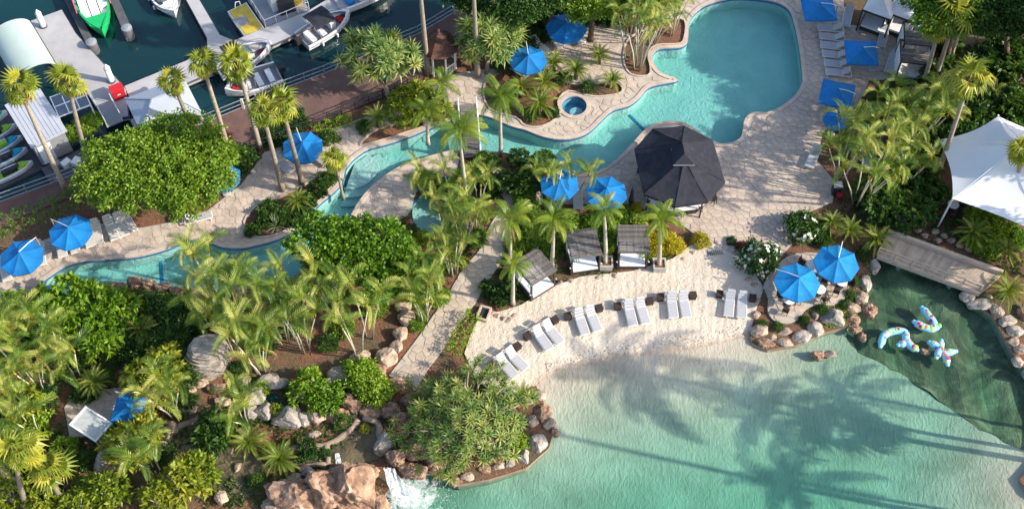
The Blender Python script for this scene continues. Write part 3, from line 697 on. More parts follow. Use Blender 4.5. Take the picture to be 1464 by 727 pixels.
# ---- boats
def hull_mesh(L, B, h, mats=('gelcoat', 'boat_grey'), rail=0.16, fl=0.28, blunt=2.2):
    N = 14; mb = MB(); out = []
    for k in range(N+1):
        s = k/N; f = 1-max(0, (s-.42)/.58)**blunt; wd = B/2*(0.92+.08*min(1, s*4))*max(f, .0)
        x = -L/2+L*s; z = h*(1+.28*s*s)
        out.append((x, max(wd, .01), z))
    for sy in (-1, 1):
        sec = []
        for x, wd, z in out:
            iw = max(wd-rail, .005) if x < L/2-.5 else .004
            sec.append([(x*.94, sy*wd*.55, -.15), (x, sy*wd*.93, z*.35), (x, sy*wd, z), (x-.0, sy*iw, z), (x, sy*iw*.97, fl), (x, 0, fl)])
        for k in range(N):
            for j in range(5):
                q = [sec[k][j], sec[k+1][j], sec[k+1][j+1], sec[k][j+1]]
                mb.add(q, [(0, 1, 2, 3) if sy < 0 else (3, 2, 1, 0)], 1 if j >= 3 else 0)
        s0 = sec[0]; mb.add([s0[0], s0[1], s0[2], (s0[2][0], 0, s0[2][2]), (s0[0][0], 0, -.15)], [(0, 1, 2, 3, 4)])
    return mb
def place_line(stern, bow, z=-1.2):
    p, q = P(*stern, z), P(*bow, z); return (p+q)/2, math.atan2(q.y-p.y, q.x-p.x), math.hypot(q.x-p.x, q.y-p.y)
def motorboat(stern, bow, label, beam=2.2, bimini=None, console=True, outboard=True, deck=0.0):
    c, a, L = place_line(stern, bow); t = thing('motorboat', label, 'boat', (c.x, c.y, -1.2), a, 'moored boats')
    hull_mesh(L, beam, .75).ob('hull', ['gelcoat', 'boat_grey'], t)
    mb = MB(); N = 8; pts = []                                      # foredeck
    x0 = L*.18
    for k in range(N+1):
        s = (x0+L/2)/L+(1-(x0+L/2)/L)*k/N; wd = beam/2*max(0, 1-max(0, (s-.42)/.58)**2.2)-.05; pts.append((-L/2+L*s, max(wd, 0)))
    if deck:
        mb.prism(pts + [(x, -y) for x, y in pts[::-1][1:]], .72, .86); mb.ob('foredeck', 'gelcoat', t)
    if console:
        mb = MB(); mb.box((.1*L, 0, .62), (.5, .8, .75)); mb.ob('console', 'gelcoat', t)
        mb = MB(); mb.box((.1*L+.15, 0, 1.15), (.06, .85, .4), ry=-.4); mb.ob('windscreen', 'glass_roof', t)
    for x, m_ in ((-.12*L, 'gelcoat'), (-.33*L, 'gelcoat')):
        mb = MB(); mb.box((x, 0, .45), (.45, beam*.6, .35)); mb.ob('seat', m_, t)
    mb = MB(); mb.box((.3*L, .0, .42), (.5, beam*.35, .25)); mb.ob('bow_cushion', 'boat_red', t)
    for s_ in (-1, 1):
        mb = MB(); mb.tube([(-L*.45, s_*beam*.49, .58), (0, s_*beam*.505, .62), (L*.2, s_*beam*.47, .66), (L*.36, s_*beam*.33, .72), (L*.47, s_*beam*.10, .80)], .035, 5); mb.ob('rub_rail', 'boat_grey', t)
        mb = MB(); mb.tube([(L*.12, s_*beam*.45, .78), (L*.2, s_*beam*.42, 1.05), (L*.36, s_*beam*.27, 1.12), (L*.46, 0, 1.15)], .022, 5); mb.ob('bow_rail', 'grey_metal', t)
        for x_ in (-.25, .05): mb = MB(); mb.lathe([(.02, 0), (.09, .08), (.09, .38), (.02, .46)], 8, (x_*L, s_*(beam*.5+.09), .15)); mb.ob('fender', 'gelcoat', t)
    if outboard:
        mb = MB(); mb.box((-L/2-.3, 0, .85), (.5, .4, .5)); mb.box((-L/2-.25, 0, .3), (.2, .16, .9)); mb.ob('outboard_motor', 'dark_metal', t)
    if bimini:
        mb = MB(); bx, bl, bw = bimini
        for k in range(6):
            y0, y1 = -bw/2+bw*k/6, -bw/2+bw*(k+1)/6; z = lambda y: 1.95+.22*(1-(2*y/bw)**2)
            mb.add([(bx-bl/2, y0, z(y0)), (bx+bl/2, y0, z(y0)), (bx+bl/2, y1, z(y1)), (bx-bl/2, y1, z(y1))], [(0, 1, 2, 3)])
        mb.ob('bimini_top', 'black_fabric', t)
        for x in (bx-bl*.4, bx+bl*.4):
            for y in (-bw/2, bw/2): mb = MB(); mb.tube([(x*.9, y, .8), (x, y, 1.95)], .025, 5); mb.ob('bimini_pole', 'grey_metal', t)
    return t
motorboat((433, 66), (501, 25), 'white open motorboat with black sunshade and outboard tied to walkway', 2.3, (-.5, 1.9, 2.0))
motorboat((400, 110), (324, 138), 'white motorboat with dark sunshade moored closest to the promenade rail', 2.4, (.4, 1.2, 1.7))
motorboat((312, 108), (390, 70), 'white runabout with grey cockpit behind tall fan palm', 2.3, (-.9, 1.3, 1.8))
motorboat((226, -14), (252, 27), 'white speedboat with red seats alone in open marina water', 2.1, None, True, True, 1)
# green tour boat
c, a, L = place_line((112, -50), (151, 57)); t = thing('tour_boat', 'bright green passenger boat with rows of white seats', 'boat', (c.x, c.y, -1.2), a)
hull_mesh(L, 2.9, .95, ('boat_green', 'boat_grey'), .2, .45, 3.0).ob('hull', ['boat_green', 'boat_grey'], t)
mb = MB(); mb.prism([(L*.30, -1.05), (L*.41, -.75), (L*.455, -.35), (L*.455, .35), (L*.41, .75), (L*.30, 1.05)], .95, 1.1); mb.ob('foredeck', 'boat_green', t)
for i in range(8):
    x = L*.24-i*.92
    for j in range(3):
        mb = MB(); mb.box((0, 0, .22), (.5, .68, .16)); mb.box((-.28, 0, .5), (.14, .68, .6)); mb.ob('seat', 'gelcoat', t, loc=(x, (j-1)*.76, .5))
for s in (-1, 1):
    mb = MB(); mb.box((-.1*L, s*1.40, 1.10), (L*.62, .09, .12)); mb.ob('side_rail', 'pink', t)
# cabin cruiser
c, a, L = place_line((482, 14), (570, -22)); t = thing('cabin_cruiser', 'white and blue cabin boat with open deck at the walkway end', 'boat', (c.x, c.y, -1.2), a, 'moored boats')
hull_mesh(L, 2.5, .9).ob('hull', ['gelcoat', 'boat_grey'], t); mb = MB(); mb.box((.2, 0, 1.3), (2.6, 1.7, 1.3)); mb.ob('cabin', 'gelcoat', t)
mb = MB(); mb.box((.2, 0, 2.0), (3.0, 2.0, .1)); mb.ob('cabin_roof', 'boat_blue', t); mb = MB(); mb.box((.2, -.87, 1.5), (2.0, .06, .5)); mb.ob('window', 'glass_roof', t); mb = MB(); mb.box((-1.8, 0, .8), (.6, 1.5, .4)); mb.ob('seat', 'boat_blue', t)
# work pontoons
def pontoon(px, z, label, rim='gelcoat', top='boat_yellow', name='work_pontoon'):
    o = P(*px[0], z); poly = [(x-o.x, y-o.y) for x, y in PX(px, z)]; t = thing(name, label, 'pontoon', (o.x, o.y, z-.5))
    mb = MB(); mb.prism(poly, 0, .45); mb.ob('hull', rim, t); mb = MB(); mb.prism(offset(poly, -.14), .40, .5); mb.ob('deck', top, t); return t, poly
t, q = pontoon([(325, 16), (352, 3), (378, 40), (350, 52)], -.6, 'flat pontoon with worn yellow deck and white rim')
mb = MB(); cx, cy = sum(p[0] for p in q)/4, sum(p[1] for p in q)/4; mb.box((cx-.35, cy-.25, .52), (1.0, 1.1, .03), rz=-1.0); mb.ob('deck_patch', 'boat_grey', t); mb = MB(); mb.tube([(q[0][0]+.6, q[0][1]+.3, .5), (q[0][0]+.7, q[0][1]+.5, 1.0), (q[0][0]+1.0, q[0][1]+.6, 1.0), (q[0][0]+1.1, q[0][1]+.5, .5)], .04, 5); mb.ob('boarding_hoop', 'white_metal', t)
t, q = pontoon([(353, -4), (380, 39), (442, 13), (420, -22)], -.55, 'grey decked work barge with white wheelhouse and rails', 'boat_grey', 'boat_grey', 'work_barge')
c = P(398, 4, -.5)-t.location; mb = MB(); mb.box((c.x, c.y, 1.35), (1.5, 1.6, 1.9), rz=.45); mb.ob('wheelhouse', 'gelcoat', t)
c = P(409, 12, -.5)-t.location; mb = MB(); mb.box((c.x, c.y, 1.05), (1.3, 1.2, 1.2), rz=.45); mb.ob('engine_box', 'dark_metal', t)
c = P(424, 6, -.5)-t.location; mb = MB(); mb.box((c.x, c.y, .8), (.9, .6, .7), rz=.45); mb.ob('tool_chest', 'boat_yellow', t); mb = MB(); mb.box((c.x+.1, c.y+.6, .8), (.8, .5, .6), rz=.45); mb.ob('tool_chest', 'boat_blue', t)
for i in (0, 1, 2):
    p, r_ = Vector((*q[i], 0)), Vector((*q[i+1], 0)); mb = MB(); mb.bar(p+Vector((0, 0, 1.3)), r_+Vector((0, 0, 1.3)), .05); mb.ob('handrail', 'white_metal', t)
    for k in range(4): s = p.lerp(r_, k/4); mb = MB(); mb.box((s.x, s.y, .88), (.05, .05, .85)); mb.ob('stanchion', 'white_metal', t)
# jet skis
for k, ((u, v), c1, nm_) in enumerate((((10, 162), 'boat_green', 'green'), ((23, 181), 'jet_lime', 'lime and grey'), ((31, 198), 'jet_cyan', 'blue and lime'), ((38, 215), 'jet_cyan', 'cyan blue'), ((46, 234), 'jet_lime', 'lime green'))):
    p = P(u, v, -.8); q = P(u-52, v+24, -.8); a = math.atan2((p-q).y, (p-q).x); c = p.lerp(q, .48)
    t = thing('jet_ski', ['white and green jet ski parked closest to the vaulted shelter', 'lime striped grey jet ski parked between the white-green one and a blue one', 'blue jet ski with lime seat parked third from the promenade', 'white and cyan jet ski parked beside the lime one nearest promenade', 'white and lime green jet ski parked nearest the promenade rail'][k], 'jet ski', (c.x, c.y, -.98), a, 'jet skis on the drive-on dock')
    hull_mesh(3.0, 1.1, .42, ('gelcoat', c1), .2, .34, 2.0).ob('hull', ['gelcoat', c1], t)
    mb = MB(); mb.prism([(-.9, -.2), (.35, -.16), (.35, .16), (-.9, .2)], .34, .72); mb.ob('seat', 'dark_metal' if k != 2 else 'jet_lime', t)
    mb = MB(); mb.prism([(.3, -.3), (.8, -.26), (1.2, 0), (.8, .26), (.3, .3)], .36, .66); mb.ob('hood', c1, t)
    mb = MB(); mb.bar((.42, -.38, .86), (.42, .38, .86), .07); mb.bar((.42, 0, .6), (.42, 0, .86), .1); mb.ob('handlebar', 'dark_metal', t)

# ---- railings
def railing(name, pts, label, z=0.04, h=1.05, step=1.9, mat='grey_metal', rails=(1.05, .6, .2), post=.06, cat='railing', white_every=0):
    pts = [Vector((x, y, 0)) for x, y in pts]; t = thing(name, label, cat, (pts[0].x, pts[0].y, z)); o = pts[0]; n = 0
    for i in range(len(pts)-1):
        a, b = pts[i]-o, pts[i+1]-o; d = (b-a).length; m = max(1, round(d/step))
        for k in range(m+(i == len(pts)-2)):
            q = a.lerp(b, k/m); n += 1; mb = MB(); big = white_every and n % white_every == 0
            mb.box((q.x, q.y, h/2), (post*(3 if big else 1), post*(3 if big else 1), h+(.1 if big else 0))); mb.ob('post', 'concrete_pale' if big else mat, t)
        for r_ in rails: mb = MB(); mb.bar((a.x, a.y, r_), (b.x, b.y, r_), .05); mb.ob('rail', mat, t)
    return t
seaw = [(x-0.05, y-.25) for x, y in PX(SEA_PX[:-1])]
railing('promenade_railing', seaw, 'long pale metal railing along the marina edge of the brick promenade', white_every=5)
railing('garden_fence', PX([(352,222),(449,182),(548,142),(600,112)]), 'black metal fence between brick promenade and pool gardens', mat='dark_metal', rails=(1.05, .55, .12), step=1.3, cat='fence')
b = P(92, 270); t = thing('gate_post', 'white square gate post where hedge meets the promenade', 'post', b); mb = MB(); mb.box((0, 0, .75), (.22, .22, 1.5)); mb.ob('shaft', 'concrete_pale', t); mb = MB(); mb.box((0, 0, 1.53), (.3, .3, .06)); mb.ob('cap', 'concrete_pale', t)

# ---- octagonal gazebo on the promenade
c = P(630, 94); t = thing('gazebo', 'white octagonal gazebo with reddish shingle roof beside promenade', 'gazebo', c, R(22.5)); RR = 1.3
ang8 = [2*math.pi*k/8 for k in range(8)]
for k in range(8):
    a0, a1 = ang8[k], ang8[(k+1) % 8]; x0, y0, x1, y1 = math.cos(a0), math.sin(a0), math.cos(a1), math.sin(a1)
    mb = MB(); mb.box((x0*RR, y0*RR, 1.2), (.12, .12, 2.4), rz=a0); mb.ob('post', 'white_metal', t)
    mb = MB(); mb.bar((x0*RR, y0*RR, 2.35), (x1*RR, y1*RR, 2.35), .1, .14); mb.ob('top_beam', 'white_metal', t)
    if k != 5:
        for z in (.15, .95): mb = MB(); mb.bar((x0*RR, y0*RR, z), (x1*RR, y1*RR, z), .07); mb.ob('rail', 'white_metal', t)
        for s in range(1, 6):
            f = s/6; mb = MB(); mb.box((RR*(x0+(x1-x0)*f), RR*(y0+(y1-y0)*f), .55), (.035, .035, .8)); mb.ob('baluster', 'white_metal', t)
    for s in range(7):                                        # shingle courses
        r0, r1 = 1.58*(1-s/7), 1.58*(1-(s+1)/7); z0, z1 = 2.42+1.5*s/7, 2.42+1.5*(s+1)/7+.03
        q = [(x0*r0, y0*r0, z0), (x1*r0, y1*r0, z0), (x1*r1, y1*r1, z1), (x0*r1, y0*r1, z1)]
        mb = MB(); mb.add(q + [(x, y, z-.06) for x, y, z in q], [(0, 1, 2, 3), (0, 4, 5, 1), (4, 7, 6, 5)]); mb.ob('shingle_course', 'shingle', t)
mb = MB(); mb.prism([(math.cos(a)*1.45, math.sin(a)*1.45) for a in ang8], .02, .14); mb.ob('floor', 'brown_wood', t)
mb = MB(); mb.lathe([(.12, 3.9), (.16, 4.0), (.02, 4.25)], 8); mb.ob('finial', 'shingle', t)

# ================================================================== FOOTBRIDGES
a, b = P(668, 150, .15), P(674, 226, .15); d = b-a; t = thing('footbridge', 'narrow grey plank footbridge with white sides across the winding pool', 'bridge', (a.x, a.y, 0), math.atan2(d.y, d.x)); L = d.length
npl = int(L/.24)
pl = MB(); pl.box((0, 0, 0), (.225, 1.25, .06)); plm = pl.me('plank', 'grey_wood')
for k in range(npl): ob('plank', plm, t, ((k+.5)*L/npl, 0, .2+.10*math.sin(math.pi*(k+.5)/npl)))
for s in (-1, 1):
    mb = MB(); mb.tube([(L*k/8, s*.70, .22+.10*math.sin(math.pi*k/8)) for k in range(9)], .09, 4); mb.ob('side_beam', 'white_metal', t)
    mb = MB(); mb.tube([(L*k/8, s*.70, 1.05+.10*math.sin(math.pi*k/8)) for k in range(9)], .05, 6); mb.ob('handrail', 'white_metal', t)
    for k in range(6): mb = MB(); mb.box((L*k/5, s*.70, .62), (.06, .06, .85)); mb.ob('post', 'white_metal', t)
# lagoon bridge
BZ = .45
px_up = [(1268, 333), (1432, 392)]; px_lo = [(1254, 366), (1400, 420)]
A0, A1, B0, B1 = P(*px_up[0], BZ), P(*px_up[1], BZ), P(*px_lo[0], BZ), P(*px_lo[1], BZ)
t = thing('lagoon_bridge', 'broad concrete footbridge with timber kerbs and railing over the green pond', 'bridge', (A0.x, A0.y, 0)); o = Vector((A0.x, A0.y, 0))
q = [A0-o, A1-o, B1-o, B0-o]; mb = MB(); mb.prism([(p.x, p.y) for p in q[::-1]], BZ-.35, BZ); mb.ob('slab', 'bridge_deck', t)
for k in range(34):
    p0 = q[0].lerp(q[1], k/34); p1 = q[0].lerp(q[1], (k+.94)/34); r0 = q[3].lerp(q[2], k/34); r1 = q[3].lerp(q[2], (k+.94)/34)
    mb = MB(); mb.prism([(p.x, p.y) for p in (p0.lerp(r0, .08), p0.lerp(r0, .92), p1.lerp(r1, .92), p1.lerp(r1, .08))], BZ+.002, BZ+.03); mb.ob('deck_plank', 'bridge_deck', t)
mb = MB(); mb.bar(q[0]+Vector((0, 0, .2)), q[1]+Vector((0, 0, .2)), .26, .42); mb.ob('kerb', 'kerb_stone', t)
mb = MB(); mb.bar(q[3]+Vector((0, 0, .02)), q[2]+Vector((0, 0, .02)), .2, .34); mb.ob('edge_beam', 'kerb_stone', t)
for r_ in (.55, .95): mb = MB(); mb.bar(q[3]+Vector((0, .1, r_)), q[2]+Vector((0, .1, r_)), .07); mb.ob('rail', 'kerb_stone', t)
for k in range(7): p = q[3].lerp(q[2], k/6); mb = MB(); mb.box((p.x, p.y+.1, BZ+.45), (.08, .08, 1.0)); mb.ob('post', 'kerb_stone', t)
for k in (1, 3): p = q[3].lerp(q[2], k/4); r_ = q[0].lerp(q[1], k/4); m_ = (p+r_)/2; mb = MB(); mb.bar((p.x, p.y+.4, -.8), (r_.x, r_.y-.2, -.8), .3, 1.8); mb.ob('pier', 'concrete', t)

ORD = ['first', 'second', 'third', 'fourth', 'fifth', 'sixth', 'seventh', 'eighth', 'ninth', 'tenth', 'eleventh', 'twelfth', 'thirteenth', 'fourteenth', 'fifteenth', 'sixteenth', 'seventeenth', 'eighteenth']
# ================================================================== FURNITURE
def proto_lounger(mat, back=R(38)):
    parts = []
    mb = MB()
    for s in (-1, 1): mb.bar((-1.0, s*.33, .32), (1.0, s*.33, .32), .05, .06)
    for x in (-1.0, -.25, 1.0): mb.bar((x, -.33, .32), (x, .33, .32), .05)
    parts.append(('frame', mb.me('frame', 'white_metal')))
    for x in (-.85, .85):
        for y in (-.32, .32): mb = MB(); mb.box((x, y, .15), (.05, .05, .30)); parts.append(('leg', mb.me('leg', 'white_metal')))
    for k in range(7): mb = MB(); mb.box((-.17+.18*k, 0, .365), (.155, .62, .035)); parts.append(('seat_strap', mb.me('seat_strap', mat)))
    l = .80
    for k in range(4): q = .1+.2*k; mb = MB(); mb.box((-.25-q*math.cos(back), 0, .37+q*math.sin(back)), (.175, .62, .035), ry=back); parts.append(('back_strap', mb.me('back_strap', mat)))
    mb = MB(); mb.box((-.25-l*.88*math.cos(back), 0, .37+l*.88*math.sin(back)+.03), (.2, .5, .06), ry=back); parts.append(('head_cushion', mb.me('head_cushion', mat)))
    return parts
LG = {'white': proto_lounger('sling_white', R(42)), 'cream': proto_lounger('sling_cream', R(34)), 'flat': proto_lounger('sling_white', R(12))}
def lounger(u, v, hd, kind_, label, group, z=0.07):
    p = P(u, v, z+.2); t = thing('sun_lounger', label, 'sun lounger', (p.x, p.y, z), hd, group, random.uniform(.98, 1.03))
    for nm_, me in LG[kind_]: ob(nm_, me, t)
    return t
TB = MB(); TB.box((0, 0, .42), (.5, .5, .06)); TBm = TB.me('top', 'wicker'); TB = MB(); TB.box((0, 0, .2), (.42, .42, .38)); TBb = TB.me('body', 'wicker')
def cube_table(x, y, z, rz, label):
    t = thing('side_table', label, 'side table', (x, y, z), rz, 'dark wicker side tables on the sand'); ob('top', TBm, t); ob('body', TBb, t)
# pairs on the sand: (centre px, foot direction px)
PAIRS = [((731, 521), (18, 19), 'nearest the rock island'), ((782, 482), (14, 18), 'second from the rock island'), ((839, 461), (7, 18), 'third from the rock island'), ((909, 449), (5, 18), 'fourth from the rock island'), ((969, 439), (3, 18), 'second from the terrace'), ((1051, 438), (-1, 18), 'closest to the terrace')]
for (u, v), (du, dv), wh in PAIRS:
    hd = heading((u, v), (u+du, v+dv)); c = P(u, v); zb = float(zbeach(np.array([[c.x, c.y]]))[0])
    ax = Vector((math.cos(hd), math.sin(hd), 0)); sd_ = Vector((-ax.y, ax.x, 0))
    for s in (-1, 1):
        p = c+sd_*s*.43; t = thing('sun_lounger', 'white lounger on the sand, %s side of the pair %s' % ('terrace' if s > 0 else 'island', wh), 'sun lounger', (p.x, p.y, zb-.02), hd+s*.03, 'white lounger pairs on the sand')
        for nm_, me in LG['white']: ob(nm_, me, t)
        p = c+sd_*s*1.15-ax*.72; cube_table(p.x, p.y, zb-.02, hd, 'dark wicker table on the %s side of the pair %s' % ('terrace' if s > 0 else 'island', wh))
# loungers by the pool
hdL = heading((100, 335), (112, 372))
for i, (u, v) in enumerate(((8, 386), (24, 378), (42, 370), (58, 364), (88, 352), (106, 347), (126, 338), (139, 333), (160, 328), (174, 323), (184, 318))):
    lounger(u, v, hdL+random.uniform(-.12, .12), 'cream', 'cream lounger by the hedge, %s in the row from the spreading tree' % ORD[10-i], 'cream loungers by the hedge')
for i in range(6):
    lounger(1187+i*2.3, 42+i*12.6, math.pi+R(-8)+random.uniform(-.04, .04), 'white', 'white lounger on the pool deck, %s in the row from the askew parasol' % ORD[5-i], 'white loungers along the pool deck')
for u, v, du, dv, k_, lb in ((794, 58, 12, 16, 'cream', 'cream lounger under the blue parasol closest to the top bamboo clump'), (824, 52, 12, 14, 'cream', 'cream lounger with tilted back on the shady upper terrace'), (741, 101, 12, 8, 'cream', 'cream lounger under the blue parasol by the date palm bed'),
        (772, 68, 14, 12, 'cream', 'cream lounger between the two blue parasols on the upper terrace'), (405, 236, 16, 14, 'white', 'white lounger on the palm side under lone blue parasol'), (456, 226, 16, 10, 'white', 'white lounger on the pool side of the lone blue parasol'),
        (284, 312, 20, -5, 'white', 'white lounger half under the edge of the big spreading tree'), (826, 284, 1, 20, 'cream', 'tan lounger between two blue parasols behind the cabanas'), (795, 283, -3, 20, 'cream', 'tan lounger under the partly hidden blue parasol'),
        (1211, 26, -3, 14, 'white', 'lone white lounger in deep shade beside curtained cabana'), (1262, 55, -3, 14, 'white', 'white lounger between the two curtained cabanas'), (1274, 92, -5, 14, 'white', 'white lounger beside the wooden roofed curtained cabana'),
        (1162, 226, -6, 14, 'white', 'white lounger half hidden by cane palms at the deck edge'), (1238, 232, 10, 12, 'white', 'white lounger deep among cane palms behind the deck')):
    lounger(u, v, heading((u, v), (u+du, v+dv)), k_, lb, None)

# ---- parasols
def gore(r_, h, n, sag=.12, val=.0):
    mb = MB(); a = math.pi/n; S = 5; T = 4
    P_ = lambda s, t_: Vector((r_*s*math.cos(a)*1.0, r_*s*math.sin(a)*(2*t_-1), h*(1-s)-sag*h*math.sin(math.pi*s)*1.0-(.05*r_*s*(1-(2*t_-1)**2))))
    idx = {}
    for i in range(S+1):
        for j in range(T+1): idx[i, j] = len(mb.v); mb.v.append(tuple(P_(max(i/S, .03), j/T)))
    for i in range(S):
        for j in range(T): mb.f.append((idx[i, j], idx[i+1, j], idx[i+1, j+1], idx[i, j+1])); mb.m.append(0)
    k = len(mb.v)                                        # valance
    for j in range(T+1): p = mb.v[idx[S, j]]; mb.v.append((p[0], p[1], p[2]-.12))
    for j in range(T): mb.f.append((idx[S, j], k+j, k+j+1, idx[S, j+1])); mb.m.append(0)
    return mb
def parasol(u, v, label, r_=1.55, n=8, z=2.35, rz=0.0, mast=R(200), sx=1.0, mat='blue_fabric', side=True, name='parasol', tilt=0.0, zb=0.05, group='blue parasols'):
    c = P(u, v, z); t = thing(name, label, 'umbrella', (c.x, c.y, zb), 0, group)
    h = .62*r_/1.55; g = gore(r_*(1.0 if n == 8 else 1.35), h, n).me('canopy_panel', mat)
    tq = (R(tilt), 0, 0)
    for k in range(n):
        ob('canopy_panel', g, t, (0, 0, z-zb-.3), (tq[0], 0, 0) if False else (0, 0, rz+2*math.pi*k/n))
    for k in range(n):
        a = rz+2*math.pi*k/n+math.pi/n; re = r_*(1.0 if n == 8 else 1.35)
        mb = MB(); mb.bar((math.cos(a)*.05, math.sin(a)*.05, z-zb-.48+h*.9), (math.cos(a)*re*.93, math.sin(a)*re*.93, z-zb-.43), .03); mb.ob('rib', 'grey_metal', t)
    mb = MB(); mb.lathe([(.09, 0), (.09, .05), (.03, .12)], 8, (0, 0, z-zb-.3+h-.04)); mb.ob('top_cap', mat, t)
    if side:
        mx, my = math.cos(mast)*r_*1.05, math.sin(mast)*r_*1.05; zt = z-zb+.12
        mb = MB(); mb.tube([(mx, my, 0), (mx, my, zt)], .04, 8); mb.ob('mast', 'grey_metal', t)
        mb = MB(); mb.tube([(mx, my, zt-.05), (mx*.55, my*.55, zt+.16), (0, 0, z-zb-.3+h+.05)], .03, 6); mb.ob('arm', 'white_metal', t)
        mb = MB(); mb.box((mx, my, .04), (.8, .8, .08), rz=mast); mb.ob('base', 'concrete', t)
    else:
        mb = MB(); mb.tube([(0, 0, 0), (0, 0, z-zb+.2)], .035, 8); mb.ob('mast', 'white_metal', t)
        mb = MB(); mb.lathe([(.32, 0), (.32, .06), (.06, .12)], 12); mb.ob('base', 'concrete', t)
    return t
B_ = 'blue octagonal parasol '
parasol(29, 364, B_+'with white mast, farther from the spreading tree, over the hedge loungers', rz=.2, mast=R(60))
parasol(99, 328, B_+'over cream loungers, closer to the big spreading tree', rz=.35, mast=R(150))
parasol(432, 207, B_+'standing alone between two tall fan palms', rz=.1, mast=R(110))
parasol(755, 82, B_+'beside the date palm bed on the upper terrace', 1.5, rz=.3, mast=R(95))
parasol(810, 36, B_+'on the shady upper terrace beside the dark trees', 1.65, rz=.25, mast=R(95))
parasol(800, 260, B_+'mostly hidden by palms behind the cabanas', 1.45, rz=.1, mast=R(80))
parasol(867, 272, B_+'beside the black octagonal bar roof', 1.55, rz=.12, side=False)
parasol(1141, 400, B_+'on the rock terrace next to white flowering bush', 1.6, rz=.3, mast=R(150), mat='blue_fabric_pale', zb=.15)
parasol(1197, 373, B_+'on the rock terrace next to the lagoon bridge', 1.6, rz=.15, mast=R(70), mat='blue_fabric_pale', zb=.15)
parasol(316, 250, B_+'almost swallowed by the big spreading tree', 1.4, rz=.1, side=False)
S_ = 'blue square parasol '
parasol(1172, 8, S_+'beyond the row of white deck loungers', 1.35, 4, rz=R(45)*0+R(2), mast=R(-5), group='square blue parasols')
parasol(1233, 71, S_+'between lounger row and curtained cabanas', 1.28, 4, rz=R(-3), mast=R(5), group='square blue parasols')
parasol(1198, 130, S_+'turned askew at the end of the lounger row', 1.3, 4, rz=R(-17), mast=R(-17), group='square blue parasols')
parasol(1196, 168, 'small blue parasol tucked behind the cane palms at the deck edge', .95, 8, 2.1, rz=.2, side=False)
parasol(183, 580, S_+'alone in the garden patio beside the pale tent', 1.05, 4, 2.2, rz=R(-6), side=False, group=None)

# ---- terrace tables and chairs
def chair_proto():
    out = []
    mb = MB(); mb.box((0, 0, .44), (.44, .44, .05)); out.append(('seat', mb.me('seat', 'wicker')))
    mb = MB(); mb.box((-.2, 0, .68), (.05, .44, .46), ry=-.15); out.append(('backrest', mb.me('backrest', 'wicker')))
    for x in (-.18, .18):
        for y in (-.18, .18): mb = MB(); mb.box((x, y, .21), (.04, .04, .42)); out.append(('leg', mb.me('leg', 'dark_metal')))
    return out
CH = chair_proto()
def tableset(u, v, lab, n=3, z=.17, a0=0.0, where=''):
    c = P(u, v, z+.7); t = thing('cafe_table', lab, 'table', (c.x, c.y, z), 0, 'white cafe tables')
    mb = MB(); mb.lathe([(.40, .70), (.42, .72), (.40, .74)], 18); mb.ob('top', 'gelcoat', t); mb = MB(); mb.tube([(0, 0, 0), (0, 0, .7)], .035, 8); mb.ob('pedestal', 'dark_metal', t); mb = MB(); mb.lathe([(.26, 0), (.26, .04), (.05, .07)], 12); mb.ob('foot', 'dark_metal', t)
    for k in range(n):
        a = a0+2*math.pi*k/n; t = thing('cafe_chair', 'dark woven chair, %s of the white table %s' % (('bridge side', 'deck side', 'water side')[k], where), 'chair', (c.x+math.cos(a)*.72, c.y+math.sin(a)*.72, z), a+math.pi+random.uniform(-.2, .2), 'woven cafe chairs')
        for nm_, me in CH: ob(nm_, me, t)
T_ = 'round white cafe table '
for u, v, wh, a0 in ((1161, 378, 'between the two terrace parasols, bridge side', .5), (1203, 402, 'below the parasol next to the bridge', 0), (1128, 428, 'at the terrace tip', .2), (1172, 413, 'in mid terrace', 1.0), (1363, 292, 'at the edge of the white sail', .3)):
    tableset(u, v, T_+wh, 3, .17 if u < 1300 else .0, a0, wh)
c = P(1398, 305); t = thing('dining_table', 'brown wooden dining table under the edge of the white sail', 'table', c, -.4)
mb = MB(); mb.box((0, 0, .74), (1.6, .9, .06)); mb.ob('top', 'brown_wood', t)
for x in (-.7, .7):
    for y in (-.36, .36): mb = MB(); mb.box((x, y, .36), (.08, .08, .72)); mb.ob('leg', 'brown_wood', t)

